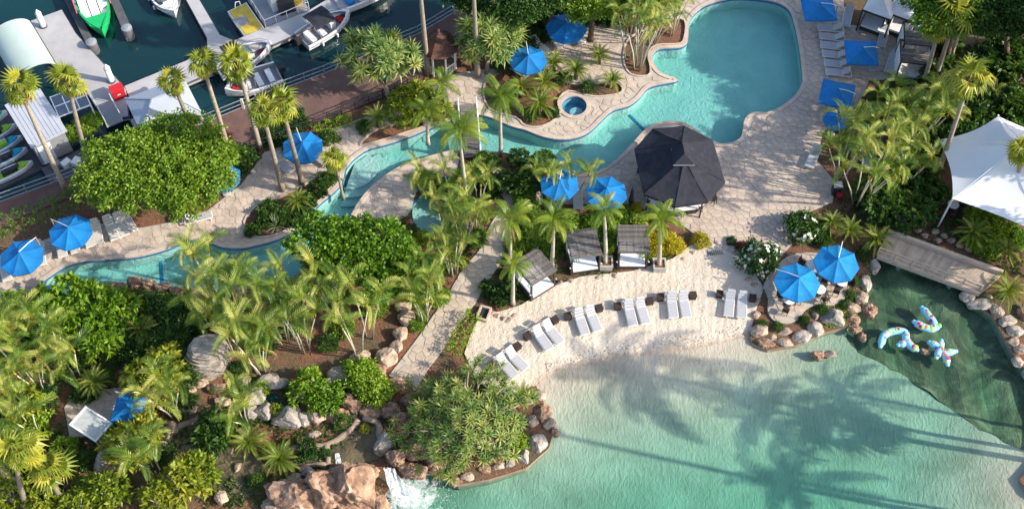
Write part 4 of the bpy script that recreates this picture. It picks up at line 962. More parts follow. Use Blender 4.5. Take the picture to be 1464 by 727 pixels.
# ---- pergola cabanas on the sand
def pergola_cabana(u, v, rz, label, mark):
    z0 = .0; c = P(u, v, z0); t = thing('daybed_cabana', label, 'cabana', (c.x, c.y, z0), rz, 'pergola daybeds at the back of the beach')
    A, B, HT = 1.0, 1.05, 2.15
    for x in (-A, A):
        for y in (-B, B): mb = MB(); mb.box((x, y, HT/2-.05), (.12, .12, HT+.1)); mb.ob('post', 'dark_wood', t)
    for y in (-B, B): mb = MB(); mb.box((0, y*1.06, HT+.06), (2*A+.3, .08, .14)); mb.ob('roof_beam', 'grey_wood', t)
    for x in (-A, A): mb = MB(); mb.box((x*1.06, 0, HT+.06), (.08, 2*B+.1, .14)); mb.ob('roof_beam', 'grey_wood', t)
    m1 = MB(); m1.box((0, 0, 0), (2*A+.16, .055, .035)); s1 = m1.me('roof_slat', 'grey_wood'); m2 = MB(); m2.box((0, 0, 0), (.07, 2*B+.2, .05)); s2 = m2.me('roof_batten', 'grey_wood')
    for k in range(25): ob('roof_slat', s1, t, (random.uniform(-.03, .03), -B+2*B*k/24, HT+.17+random.uniform(-.008, .008)), (0, 0, random.uniform(-.012, .012)))
    for k in range(5): ob('roof_batten', s2, t, (-A+2*A*k/4, 0, HT+.115))
    mb = MB(); mb.box((0, 0, .22), (2*A+.05, 2*B+.1, .30)); mb.ob('daybed_base', 'dark_wood', t)
    mb = MB(); mb.box((0, -.1, .47), (2*A-.18, 2*B-.02, .2)); mt = mb.ob('mattress', 'white_fabric', t)
    bm = mt.modifiers.new('bevel', 'BEVEL'); bm.width = .06; bm.segments = 3
    mb = MB(); mb.box((0, B-.22, .66), (2*A-.3, .3, .22)); mb.ob('bolster', 'white_fabric', t)
    for x in (-A, A):
        mb = MB(); pts = [(x*(1+.02*math.sin(k*2.2)), B-.1-.07*k, 0) for k in range(8)]
        for k in range(7): p, q = pts[k], pts[k+1]; mb.add([(p[0], p[1], .35), (q[0], q[1], .35), (q[0], q[1], HT), (p[0], p[1], HT)], [(0, 1, 2, 3)])
        mb.ob('curtain', 'white_fabric', t)
        mb = MB(); mb.tube([(x*1.06, -B+.02, 1.0), (x*1.16, -B-.06, .96), (x*1.1, -B-.1, 1.0)], .035, 6); mb.ob('curtain_tie', 'white_fabric', t)
    if mark:
        cu = bpy.data.curves.new('mark', 'FONT'); cu.body = 'm'; cu.size = .62; cu.extrude = .004; tmp = bpy.data.objects.new('tmp', cu); COL.objects.link(tmp)
        dg = bpy.context.evaluated_depsgraph_get(); me = bpy.data.meshes.new_from_object(tmp.evaluated_get(dg)); bpy.data.objects.remove(tmp); me.materials.clear(); me.materials.append(MAT['mat_teal'])
        ob('printed_mark', me, mt, (-.72, -.42, .578), (0, 0, 0))
pergola_cabana(832, 372, R(10), 'slatted pergola daybed beside leaning royal palm, between the other two', True)
pergola_cabana(902, 366, R(0), 'slatted pergola daybed between two palms in square planters', False)
pergola_cabana(763, 405, R(36), 'angled slatted pergola daybed at the path end of the beach', True)

# ---- curtained cabanas in the shade
def curtain_cabana(u, v, rz, label, roof):
    c = P(u, v); t = thing('curtained_cabana', label, 'cabana', (c.x, c.y, .07), rz, 'curtained cabanas by the trees'); A, B, HT = 1.15, 1.15, 2.3
    for x in (-A, A):
        for y in (-B, B): mb = MB(); mb.box((x, y, HT/2), (.12, .12, HT)); mb.ob('post', 'dark_wood', t)
    for y in (-B, B): mb = MB(); mb.box((0, y, HT), (2*A+.14, .1, .14)); mb.ob('top_beam', 'dark_wood', t)
    for x in (-A, A): mb = MB(); mb.box((x, 0, HT), (.1, 2*B-.12, .13)); mb.ob('top_beam', 'dark_wood', t)
    mb = MB(); mb.box((0, 0, .25), (2*A-.3, 2*B-.3, .35)); mb.ob('daybed_base', 'dark_wood', t); mb = MB(); mb.box((0, 0, .53), (2*A-.34, 2*B-.34, .2)); mb.ob('mattress', 'white_fabric', t)
    for x, y0, y1 in ((-A, -B, B), (A, .2, B)):
        mb = MB(); n = 12
        for k in range(n):
            a, b = k/n, (k+1)/n; f = lambda s: (x+.06*math.sin(s*30), y0+(y1-y0)*s)
            p, q = f(a), f(b); mb.add([(p[0], p[1], .1), (q[0], q[1], .1), (q[0], q[1], HT-.05), (p[0], p[1], HT-.05)], [(0, 1, 2, 3)])
        mb.ob('curtain', 'white_fabric', t)
    mb = MB(); n = 12
    for k in range(n):
        f = lambda s: (-A+2*A*s, B-.08+.05*math.sin(s*34)); p, q = f(k/n), f((k+1)/n); mb.add([(p[0], p[1], .1), (q[0], q[1], .1), (q[0], q[1], HT-.05), (p[0], p[1], HT-.05)], [(0, 1, 2, 3)])
    mb.ob('curtain', 'white_fabric', t)
    if roof == 'tent':
        mb = MB(); e = [(-A, -B), (A, -B), (A, B), (-A, B)]
        for k in range(4):
            p, q = e[k], e[(k+1) % 4]; mb = MB(); mb.add([(*p, HT+.09), (*q, HT+.09), (0, 0, HT+.75)], [(0, 1, 2)]); mb.ob('roof_panel', 'white_fabric', t)
    else:
        for k in range(7): mb = MB(); mb.box((0, -B+2*B*k/6*.55, HT+.11), (2*A, .16, .05)); mb.ob('roof_plank', 'grey_wood', t)
curtain_cabana(1250, 38, R(-28), 'white tent roofed curtained cabana in the tree shade', 'tent')
curtain_cabana(1284, 42, R(-28), 'white tent roofed cabana half covered by the big tree', 'tent')
curtain_cabana(1298, 104, R(-8), 'curtained cabana with grey plank roof in front of palm trunks', 'plank')
curtain_cabana(1303, 78, R(-8), 'curtained cabana wedged behind the plank roofed one', 'open')

# ---- black octagonal bar
EV = [(933,184),(907,213),(921,277),(965,295),(1012,288),(1037,260),(1019,200),(979,180)]
ez = 2.7; evw = [P(u, v, ez) for u, v in EV]; ctr = sum(evw, Vector())/8; ctr.z = 0
t = thing('pool_bar', 'poolside bar under a large black octagonal fabric roof', 'pavilion', (ctr.x, ctr.y, .05))
rA, rB = Vector((.05, .75, 4.45)), Vector((.1, -.7, 4.45)); ev = [p-Vector((ctr.x, ctr.y, .05)) for p in evw]
def near(p): return rA if p.y > 0 else rB
for k in range(8):
    p, q = ev[k], ev[(k+1) % 8]; a, b = near(p), near(q)
    pts = [p, q, b] if a == b else [p, q, b, a]; mb = MB(); n = len(pts)
    # subdivided with a little sag
    S = 5; rows = []
    for i in range(S+1):
        s = i/S; row = []
        for j in range(S+1):
            w_ = j/S; lo = p.lerp(q, w_); hi = a.lerp(b, w_); x = lo.lerp(hi, s); x.z -= .16*math.sin(math.pi*s)*(1-.3*abs(2*w_-1)); row.append(x)
        rows.append(row)
    vs = [x for r_ in rows for x in r_]; fs = [(i*(S+1)+j, i*(S+1)+j+1, (i+1)*(S+1)+j+1, (i+1)*(S+1)+j) for i in range(S) for j in range(S)]
    mb.add(vs, fs); lo = [x-Vector((0, 0, .22)) for x in rows[0]]; mb.add(rows[0]+lo, [(j, j+1, S+1+j+1, S+1+j)[::-1] for j in range(S)])
    mb.ob('roof_panel', 'black_fabric', t)
    mb = MB(); mb.tube([p, p.lerp(a, .5)-Vector((0, 0, .13)), a+Vector((0, 0, .02))], .035, 5); mb.ob('hip_seam', 'black_fabric', t)
    mb = MB(); ins = p*.86; mb.box((ins.x, ins.y, 1.32), (.1, .1, 2.64)); mb.ob('post', 'dark_metal', t)
mb = MB()                                                    # vent cap
cp = [Vector((-.75, .25, 4.18)), Vector((.8, .3, 4.18)), Vector((.85, -1.15, 4.18)), Vector((-.7, -1.15, 4.18))]; k1, k2 = Vector((.05, .35, 4.72)), Vector((.1, -.5, 4.72))
for q in ((cp[0], cp[1], k1), (cp[1], cp[2], k2, k1), (cp[2], cp[3], k2), (cp[3], cp[0], k1, k2)): mb.add(list(q), [tuple(range(len(q)))])
mb.ob('vent_cap', 'black_fabric', t)
for a, b in ((cp[2], cp[3]), (cp[0], cp[1])): mb = MB(); mb.bar(a, b, .045); mb.ob('vent_bar', 'grey_metal', t)
ct = [Vector((p.x*.72, p.y*.72, 0)) for p in ev]
for k in range(8):
    if k == 6: continue
    p, q = ct[k], ct[(k+1) % 8]
    mb = MB(); mb.bar(p+Vector((0, 0, .5)), q+Vector((0, 0, .5)), .16, 1.0); mb.ob('bar_front', 'dark_wood', t)
    mb = MB(); mb.bar(p*1.04+Vector((0, 0, 1.06)), q*1.04+Vector((0, 0, 1.06)), .6, .07); mb.ob('counter_top', 'gelcoat', t)
mb = MB(); mb.box((0, 0, 1.0), (1.6, 1.2, 1.9)); mb.ob('back_bar', 'dark_metal', t)
for k, (u, v) in enumerate(((930, 297), (1000, 304), (1020, 292), (947, 306), (973, 311))):
    c = P(u, v); t = thing('bar_stool', 'dark bar stool under the black roof edge, %s' % ('beside the black bin', 'facing the paved deck', 'farthest round towards the deck', 'behind the feathery planter palm', 'facing the beach steps')[k], 'stool', (c.x, c.y, .07), 0, 'stools around the bar')
    mb = MB(); mb.lathe([(.19, .72), (.2, .76), (.19, .8)], 12); mb.ob('seat', 'wicker', t)
    for a in range(4): mb = MB(); mb.tube([(.2*math.cos(a*1.57), .2*math.sin(a*1.57), 0), (.13*math.cos(a*1.57), .13*math.sin(a*1.57), .72)], .02, 5); mb.ob('leg', 'dark_metal', t)
# dark folded parasols + terracotta pot by the bar
for u, v, lb in ((901, 296, 'tall black furled parasol between blue parasol and bar'), ):
    c = P(u, v); t = thing('furled_parasol', lb, 'umbrella', (c.x, c.y, .05)); mb = MB(); mb.tube([(0, 0, 0), (0, 0, 2.5)], .03, 6); mb.ob('mast', 'dark_metal', t); mb = MB(); mb.lathe([(.20, .7), (.16, 1.2), (.10, 2.0), (.03, 2.6)], 9); mb.ob('furled_canopy', 'black_fabric', t); mb = MB(); mb.lathe([(.3, 0), (.3, .08)], 10); mb.ob('base', 'dark_metal', t)
def speaker(u, v, lb):
    c = P(u, v); t = thing('litter_bin', lb, 'bin', (c.x, c.y, .05)); mb = MB(); mb.box((0, 0, .5), (.6, .55, 1.0)); mb.ob('body', 'dark_metal', t); mb = MB(); mb.box((0, 0, 1.03), (.66, .6, .07)); mb.ob('lid', 'boat_grey', t)
speaker(932, 288, 'black square bin below the bar roof edge'); speaker(1194, 276, 'black square bin by red stool at the deck edge')
c = P(1198, 284); t = thing('red_stool', 'small red stool beside the black bin', 'stool', (c.x, c.y, .05)); mb = MB(); mb.lathe([(.2, .42), (.22, .47), (.2, .5)], 12); mb.ob('seat', 'red_paint', t)
for a in range(3): mb = MB(); mb.tube([(.2*math.cos(a*2.09), .2*math.sin(a*2.09), 0), (.12*math.cos(a*2.09), .12*math.sin(a*2.09), .42)], .025, 5); mb.ob('leg', 'red_paint', t)
# square concrete planters
def planter(u, v, lb, s=.95, h=.55):
    c = P(u, v, 0); t = thing('planter', lb, 'planter', (c.x, c.y, -.02)); mb = MB(); mb.box((0, 0, h/2), (s*.92, s*.92, h)); mb.ob('body', 'concrete', t)
    for x, y, a, b in ((0, s/2-.06, s, .12), (0, -s/2+.06, s, .12), (s/2-.06, 0, .12, s-.24), (-s/2+.06, 0, .12, s-.24)): mb = MB(); mb.box((x, y, h+.05), (a, b, .1)); mb.ob('rim', 'concrete', t)
    mb = MB(); mb.box((0, 0, h+.01), (s-.26, s-.26, .03)); mb.ob('soil', 'mulch', t); return t
planter(866, 380, 'square concrete planter holding a palm between two pergola daybeds'); planter(942, 383, 'square concrete planter holding a palm beside yellow crotons')
for u, v, rz, lb in ((1022, 362, 0.05, 'low dark doormat-like drain grate on the sand edge'), ):
    c = P(u, v); t = thing('drain_grate', lb, 'grate', (c.x, c.y, .02), rz); mb = MB(); mb.box((0, 0, .03), (1.25, .45, .06)); mb.ob('frame', 'concrete', t)
    for k in range(8): mb = MB(); mb.box((-.5+k/7, 0, .07), (.06, .36, .03)); mb.ob('bar', 'dark_metal', t)
c = P(692, 450); t = thing('foot_wash', 'pale stone foot wash box at the path end of the beach', 'basin', (c.x, c.y, -.02), R(-18))
for x, y, a, b in ((0, .5, .8, .14), (0, -.5, .8, .14), (.36, 0, .14, .86), (-.36, 0, .14, .86)): mb = MB(); mb.box((x, y, .17), (a, b, .34)); mb.ob('side', 'kerb_stone', t)
mb = MB(); mb.box((0, 0, .1), (.6, .9, .1)); mb.ob('tray', 'dark_metal', t)

# ---- white sail
SZ = 3.4
co = [P(1342, 200, SZ), P(1427, 166, 4.2), P(1550, 205, SZ), P(1560, 370, SZ), P(1362, 284, SZ)]
pk = P(1462, 205, 6.2)
base = sum(co, Vector())/5; base.z = 0; t = thing('sail_canopy', 'large white tensioned fabric marquee among the palms', 'marquee', base)
for k in range(5):
    p, q = co[k]-base, co[(k+1) % 5]-base; a = pk-base; S = 8; vs = []; fs = []
    for i in range(S+1):
        for j in range(S+1):
            lo = p.lerp(q, j/S); mid = (p+q)/2; inw = (Vector((0, 0, 0))-Vector((mid.x, mid.y, 0))).normalized()*.35*math.sin(math.pi*j/S)
            x = (lo+inw).lerp(a, i/S); x.z -= .5*math.sin(math.pi*i/S); vs.append(x)
    fs = [(i*(S+1)+j, i*(S+1)+j+1, (i+1)*(S+1)+j+1, (i+1)*(S+1)+j) for i in range(S) for j in range(S)]
    ob('fabric_panel', mkmesh('fabric_panel', vs, fs, 'white_sail', None, True), t)
    mb = MB(); mb.tube([(p.x*1.02, p.y*1.02, 0), (p.x, p.y, p.z+.1)], .07, 8); mb.ob('mast', 'white_metal', t)
    mb = MB(); mb.tube([p+Vector((0, 0, .02)), a+Vector((0, 0, .03))], .03, 5); mb.ob('seam', 'white_sail', t)
mb = MB(); a = pk-base; mb.tube([(a.x, a.y, 0), (a.x, a.y, a.z+.2)], .1, 8); mb.ob('centre_mast', 'white_metal', t)
sheet('dining_floor', PX([(1345,270),(1350,215),(1430,180),(1560,220),(1560,400),(1420,345),(1370,315)]), 'promenade_brick', .0, (), 2.0, .06)

# ---- inflatables
def inflatable(paths, label, r_=.27, dots=26, seed=1):
    rr = random.Random(seed); allp = [P(u, v, WL) for pa in paths for u, v in pa]; c = sum(allp, Vector())/len(allp); c.z = WL
    t = thing('pool_inflatable', label, 'inflatable', (c.x, c.y, WL-.06)); segs = []
    body = MB()
    for pa in paths:
        pts = [Vector((*q, 0))-Vector((c.x, c.y, 0)) for q in smooth_poly(PX(pa, WL), 5, False)]
        pts = [Vector((p.x, p.y, r_*.75)) for p in pts]; n = len(pts); rad = [r_*(.45+.55*min(1, min(i, n-1-i)/2.0)) for i in range(n)]
        body.tube(pts, rad, 12); segs += [(pts[i], pts[i+1], rad[i]) for i in range(1, n-2)]
        for e in (pts[0], pts[-1]): body.lathe([(.02, -r_*.55), (r_*.5, -r_*.35), (r_*.62, 0), (r_*.5, r_*.35), (.02, r_*.55)], 10, e)
    body.ob('float_tube', 'float_blue', t, True)
    mats = ['dot_red', 'dot_purple', 'dot_yellow', 'dot_green', 'dot_pink', 'dot_orange']
    for k in range(dots):
        a, b, rd = rr.choice(segs); f = rr.random(); th = rr.uniform(R(25), R(155)); d = (b-a).normalized(); s = d.cross(Vector((0, 0, 1))).normalized()
        nrm = s*math.cos(th)+Vector((0, 0, 1))*math.sin(th); p = a.lerp(b, f)+nrm*rd*.985; q = nrm.to_track_quat('Z', 'Y').to_euler()
        mb = MB(); mb.lathe([(rr.choice((.09, .12, .14)), 0), (.05, .025)], 10); mb.ob('dot', mats[k % 6], t, loc=p, rot=q)
inflatable([[(1258, 496), (1264, 480), (1280, 474), (1293, 477), (1295, 488), (1302, 496), (1310, 501)], [(1284, 494), (1295, 491)]], 'spotted pale blue inflatable curved like an arch, nearest the sandy lagoon', seed=2)
inflatable([[(1317, 441), (1326, 452), (1334, 463), (1333, 471), (1320, 469), (1306, 461)], [(1333, 470), (1342, 467)]], 'spotted pale blue V-shaped inflatable, nearest the bridge', seed=3)
inflatable([[(1328, 490), (1340, 497), (1350, 508), (1354, 522)], [(1345, 488), (1343, 500), (1338, 512)], [(1348, 506), (1366, 503)]], 'spotted pale blue star-shaped inflatable with green and yellow tips', .25, seed=4)
# ---- pale tent in the lower garden
c = P(130, 606, 1.6); t = thing('garden_awning', 'flat pale grey awning with white frame beside the garden patio', 'awning', (c.x, c.y, .02), R(-32))
A, B = 1.15, .8
mb = MB(); mb.box((0, 0, 1.6), (2*A-.16, 2*B-.16, .04)); mb.ob('roof_cloth', 'boat_pale', t)
for x, y, a, b in ((0, B-.06, 2*A, .12), (0, -B+.06, 2*A, .12), (A-.06, 0, .12, 2*B-.24), (-A+.06, 0, .12, 2*B-.24)): mb = MB(); mb.box((x, y, 1.62), (a, b, .12)); mb.ob('frame_rail', 'white_metal', t)
for x in (-A+.06, A-.06):
    for y in (-B+.06, B-.06): mb = MB(); mb.tube([(x, y, 0), (x, y, 1.56)], .03, 6); mb.ob('pole', 'white_metal', t)

# ================================================================== ROCKS
from mathutils import noise as mnoise
def rock_mesh(seed, mat, cuts=13, sub=4):
    import bmesh
    r = random.Random(seed); bm = bmesh.new(); bmesh.ops.create_icosphere(bm, subdivisions=sub, radius=1.0); o = Vector((seed*3.7, seed*1.3, seed*2.1)); pl = []
    for _ in range(cuts):
        d = Vector((r.gauss(0, 1), r.gauss(0, 1), r.gauss(0, .8))).normalized(); pl.append((d, r.uniform(.60, .92)))
    for v in bm.verts:
        p = v.co.copy()
        for d, k in pl:
            s = p.dot(d)
            if s > k: p -= d*(s-k)*.92
        k = mnoise.fractal(p*1.6+o, 1.0, 2.0, 3)*(.20 if mat == 'rock_red' else .10)+mnoise.fractal(p*5+o, .8, 2.0, 4)*(.09 if mat == 'rock_red' else .045)
        cr = abs(mnoise.noise(p*2.3+o*2)); k -= .10*max(0, 1-cr/.09) if mat == 'rock_red' else .05*max(0, 1-cr/.06)
        v.co = p*(1+k)
    me = bpy.data.meshes.new('boulder'); bm.to_mesh(me); bm.free(); me.materials.append(MAT[mat]); return me
ROCKS = {m: [rock_mesh(11*i+len(m), m) for i in range(5)] for m in ('rock', 'rock_red', 'rock_grey')}
RK = {}
def rock(u, v, wpx, hpx, label, group, mat='rock', z=0.0, dz=None, rz=None, tall=.75, name='boulder'):
    s = mpp(u, v); c = P(u, v, z); a = wpx*s/2; hz = min(a, hpx*s/2)*tall*1.25; b = max(.15, (hpx*s/2)/.84*.85)
    o = ob(name, random.choice(ROCKS[mat]), None, (c.x, c.y, z+(hz*.25 if dz is None else dz)), (random.uniform(-.2, .2), random.uniform(-.2, .2), random.uniform(-.3, .3) if rz is None else rz), (a*1.12, b*1.12, hz*1.05))
    if group: RK.setdefault((group, label), []).append(o)
    return tag(o, label, 'rock', group)
g = 'boulders edging the umbrella terrace'
for i, (u, v, a, b, m) in enumerate(((1086, 474, 26, 22, 'rock'), (1092, 492, 28, 15, 'rock_red'), (1122, 491, 28, 14, 'rock'), (1120, 476, 24, 13, 'rock'), (1104, 484, 14, 12, 'rock'), (1147, 482, 30, 20, 'rock_grey'), (1167, 472, 26, 22, 'rock_grey'), (1190, 457, 38, 26, 'rock_grey'), (1217, 443, 26, 18, 'rock'), (1219, 457, 22, 16, 'rock_red'), (1232, 427, 20, 22, 'rock'), (1238, 407, 18, 26, 'rock_grey'), (1250, 382, 18, 22, 'rock_grey'), (1243, 447, 20, 22, 'rock_red'), (1222, 472, 18, 14, 'rock_red'), (1080, 452, 14, 14, 'rock'), (1166, 452, 12, 14, 'rock'))):
    rock(u, v, a, b, {'rock': 'tan sandstone boulder in the rim of the umbrella terrace', 'rock_red': 'reddish low boulder at the waterline of the umbrella terrace', 'rock_grey': 'large pale grey boulder in the rim of the umbrella terrace'}[m], g, m, WL+.1)
rock(1168, 509, 17, 16, 'small pointed reddish rock standing in the shallow lagoon', None, 'rock_red', WL-.1, tall=1.2); rock(1186, 507, 20, 12, 'low brown rock beside the pointed one in the lagoon', None, 'rock', WL-.1)
rock(1232, 482, 13, 14, 'small submerged reddish rock at the pond lip', None, 'rock_red', WL-.2)
rock(1322, 503, 15, 11, 'brown rock between the arch and star inflatables', None, 'rock_red', WL-.2)
g = 'boulders on the bridge bank'
for u, v, a, b, m in ((1384, 424, 24, 20, 'rock_grey'), (1402, 437, 36, 18, 'rock_grey'), (1425, 446, 22, 20, 'rock'), (1440, 460, 30, 18, 'rock_grey'), (1452, 474, 26, 18, 'rock_grey'), (1448, 490, 20, 16, 'rock'), (1460, 500, 22, 18, 'rock'), (1455, 518, 18, 16, 'rock_grey'), (1464, 450, 20, 26, 'rock_red'), (1470, 535, 20, 18, 'rock_grey'), (1413, 424, 14, 10, 'rock')):
    rock(u, v, a, b, {'rock': 'tan rounded boulder on the pond bank below the bridge end', 'rock_red': 'rusty boulder on the pond bank below the bridge end', 'rock_grey': 'pale grey boulder on the pond bank below the bridge end'}[m], g, m, WL+.15)
g = 'rocks around the shoreline pandanus'
for u, v, a, b, m in ((772, 566, 20, 22, 'rock'), (775, 590, 22, 30, 'rock_red'), (785, 607, 20, 18, 'rock'), (793, 618, 14, 14, 'rock_red'), (771, 634, 28, 28, 'rock_grey'), (748, 654, 20, 22, 'rock_grey'), (730, 662, 16, 18, 'rock_grey'), (713, 666, 20, 16, 'rock'), (694, 672, 20, 14, 'rock_red'), (670, 682, 24, 14, 'rock'), (650, 690, 20, 14, 'rock_red'), (760, 605, 18, 22, 'rock'), (756, 575, 16, 14, 'rock')):
    rock(u, v, a, b, {'rock': 'tan shore rock at the foot of the sprawling pandanus mound', 'rock_red': 'red brown shore rock at the foot of the sprawling pandanus mound', 'rock_grey': 'whitish rounded shore rock at the foot of the pandanus mound'}[m], g, m, WL+.05)
g = 'waterfall rocks'
for u, v, a, b, m, z, tl in ((428, 712, 84, 56, 'rock_red', -.1, .95), (468, 700, 60, 62, 'rock_red', .2, 1.1), (508, 698, 62, 66, 'rock_red', .3, 1.15), (498, 726, 70, 36, 'rock_red', -.1, .8), (524, 676, 34, 30, 'rock_red', .5, 1.0), (486, 676, 30, 22, 'rock_red', .3, 1.0), (540, 722, 34, 34, 'rock_red', -.2, .9), (594, 646, 52, 30, 'rock_red', .3, 1.1), (590, 674, 40, 26, 'rock_red', -.2, .9), (622, 664, 34, 22, 'rock_red', -.1, .9), (550, 636, 30, 34, 'rock_grey', .2, 1.0), (566, 656, 26, 26, 'rock_red', .4, 1.0), (396, 724, 40, 30, 'rock', .0, .8)):
    rock(u, v, a, b, 'big red sandstone boulder' + (' stacked around the waterfall' if m == 'rock_red' else ' greyed by algae, around the waterfall'), g, m, z, tall=tl)
g = 'garden boulders by the path'
for u, v, a, b, m in ((581, 458, 26, 26, 'rock'), (573, 480, 22, 26, 'rock'), (578, 440, 26, 16, 'rock'), (552, 516, 30, 34, 'rock'), (568, 497, 20, 22, 'rock'), (516, 512, 28, 20, 'rock'), (540, 530, 24, 26, 'rock_red'), (488, 540, 36, 30, 'rock_grey'), (470, 555, 28, 26, 'rock_grey'), (586, 572, 30, 16, 'rock_red'), (566, 552, 36, 22, 'rock_red'), (603, 585, 30, 16, 'rock_red')):
    rock(u, v, a, b, {'rock': 'pale tan sculpted boulder in mulch beside the garden path', 'rock_grey': 'dark grey boulder behind the bright green bushes', 'rock_red': 'brown rock ledge where the garden path ends'}[m], g, m, 0.1)
g = 'rocks along the winding pool bank'
for u, v, a, b in ((146, 414, 34, 16), (168, 409, 28, 14), (193, 405, 26, 18), (212, 408, 22, 16), (232, 411, 26, 16), (254, 417, 22, 18), (120, 422, 26, 12), (276, 420, 22, 14), (300, 420, 24, 14), (330, 417, 24, 12)): rock(u, v, a, b, 'dark brown ledge rock on the planted bank of the winding pool', g, 'rock_red', -.02)
g = 'rocks of the garden stream'
for u, v, a, b, m in ((366, 566, 34, 34, 'rock_grey'), (388, 548, 34, 26, 'rock_grey'), (412, 600, 48, 34, 'rock_grey'), (378, 590, 30, 26, 'rock_grey'), (402, 548, 26, 16, 'rock_grey'), (425, 562, 22, 22, 'rock_grey'), (455, 596, 30, 26, 'rock'), (448, 622, 22, 12, 'rock'), (243, 614, 26, 22, 'rock'), (284, 646, 26, 20, 'rock'), (340, 668, 10, 16, 'rock'), (422, 684, 20, 18, 'rock'), (404, 692, 22, 14, 'rock'), (440, 676, 20, 14, 'rock_grey'), (260, 560, 44, 20, 'rock'), (285, 548, 30, 16, 'rock'), (320, 575, 24, 16, 'rock'), (160, 640, 28, 18, 'rock_grey'), (150, 655, 24, 20, 'rock_grey'), (232, 640, 18, 22, 'rock'), (318, 712, 22, 20, 'rock'), (484, 596, 26, 26, 'rock_red'), (350, 545, 20, 16, 'rock'), (502, 578, 36, 28, 'rock_red'), (470, 592, 30, 24, 'rock_red'), (532, 586, 34, 26, 'rock_red'), (556, 588, 30, 24, 'rock_red'), (572, 604, 30, 26, 'rock_red'), (452, 590, 24, 20, 'rock_red'), (436, 600, 26, 22, 'rock_grey'), (360, 592, 24, 22, 'rock_grey'), (346, 620, 22, 16, 'rock'), (270, 585, 26, 18, 'rock'), (310, 556, 26, 18, 'rock_red'), (240, 548, 24, 14, 'rock'), (95, 715, 24, 20, 'rock_grey'), (20, 690, 24, 20, 'rock_grey')):
    rock(u, v, a, b, {'rock_red': 'brown boulder stacked above the waterfall pool', 'rock': 'tan weathered rock in the lower garden stream bed', 'rock_grey': 'grey weathered rock in the lower garden stream bed'}[m], g, m, 0.0)
g = 'small stones by the bridge garden'
for u, v in ((1312, 330), (1322, 338), (1337, 332), (1350, 338), (1360, 345), (1340, 345), (1372, 352), (1302, 322), (1385, 358)): rock(u, v, 12, 9, 'small pale stone in dark soil behind the lagoon bridge', g, 'rock', 0)
g = 'edging stones at the beach corner'
for u, v in ((703, 448), (711, 452), (720, 456), (728, 458), (735, 452), (1070, 400), (1078, 408), (800, 405), (816, 402), (990, 362), (975, 372), (880, 395), (855, 398), (1082, 430), (1062, 385)): rock(u, v, 11, 8, 'small rough edging stone between garden bed and sand', g, 'rock', -.03)
# layered ledge rock
for k, (u, v, n, w0, lb) in enumerate(((296, 520, 7, 3.4, 'stepped grey ledge rock with stacked layers in the lower garden'), (155, 668, 5, 1.8, 'small stepped grey ledge rock near the garden tent'))):
    c = P(u, v); t = thing('ledge_rock', lb, 'rock', (c.x, c.y, -.05), .3)
    for i in range(n):
        mb = MB(); m_ = 12; w_ = w0*(1-.045*i); poly = [(w_/2*math.cos(a)*(1+random.uniform(-.12, .12))+.06*i, w_/2.4*math.sin(a)*(1+random.uniform(-.12, .12))+.05*i) for a in np.linspace(0, 2*math.pi, m_+1)[:-1]]
        mb.prism(poly, .26*i, .26*i+.15); mb.prism([(x*.80, y*.80) for x, y in poly], .26*i+.15, .26*i+.262); mb.ob('stone_layer', 'rock_grey', t)
# stream rims, ponds
def rim(pts, label, r_=.20):
    q = smooth_poly([(x, y) for x, y in PX(pts)], 6, False); b = q[0]; t = thing('stream_rim', label, 'kerb', (b[0], b[1], 0), 0, 'moulded stream rims')
    mb = MB(); n = len(q); mb.tube([(x-b[0], y-b[1], -.03+.04*math.sin(i*.9)) for i, (x, y) in enumerate(q)], [r_*(1+.15*math.sin(i*.7)) for i in range(n)], 9); mb.ob('rim', 'rim_stone', t, True)
rim([(306, 586), (276, 601), (251, 613), (239, 631), (239, 658)], 'curved tan stream rim sweeping past the garden patio', .24)
rim([(291, 645), (312, 641), (333, 644)], 'short tan stream rim crossing below the date palms')
rim([(412, 644), (435, 638), (457, 637), (478, 630), (498, 616), (512, 600)], 'long tan stream rim leading to the waterfall pool', .22)
rim([(466, 637), (469, 650), (469, 664)], 'upright tan stream rim beside the white cascade'); rim([(428, 672), (446, 664), (466, 664)], 'low tan stream rim between date palm and red boulders')
rim([(520, 596), (540, 605), (544, 625), (556, 648)], 'dark moulded rim around the cascade pool', .25)
for px, m_, lb in (([(285, 650), (330, 646), (372, 655), (380, 690), (345, 712), (300, 705)], 'pond_sand', 'stream'), ([(414, 648), (462, 640), (466, 660), (430, 668), (410, 672)], 'pond_sand', 'stream'), ([(475, 635), (500, 618), (536, 608), (548, 640), (540, 656), (478, 660)], 'pond_sand', 'cascade_pool'), ([(245, 628), (262, 612), (290, 600), (292, 640), (250, 656)], 'pond_algae', 'stream'), ([(372, 575), (400, 560), (430, 572), (410, 600), (388, 608)], 'marina_water', 'grotto_pool')):
    q = smooth_poly(PX(px), 3); kind(sheet(lb+'_bed', q, m_, -.005, (), .6), 'structure')
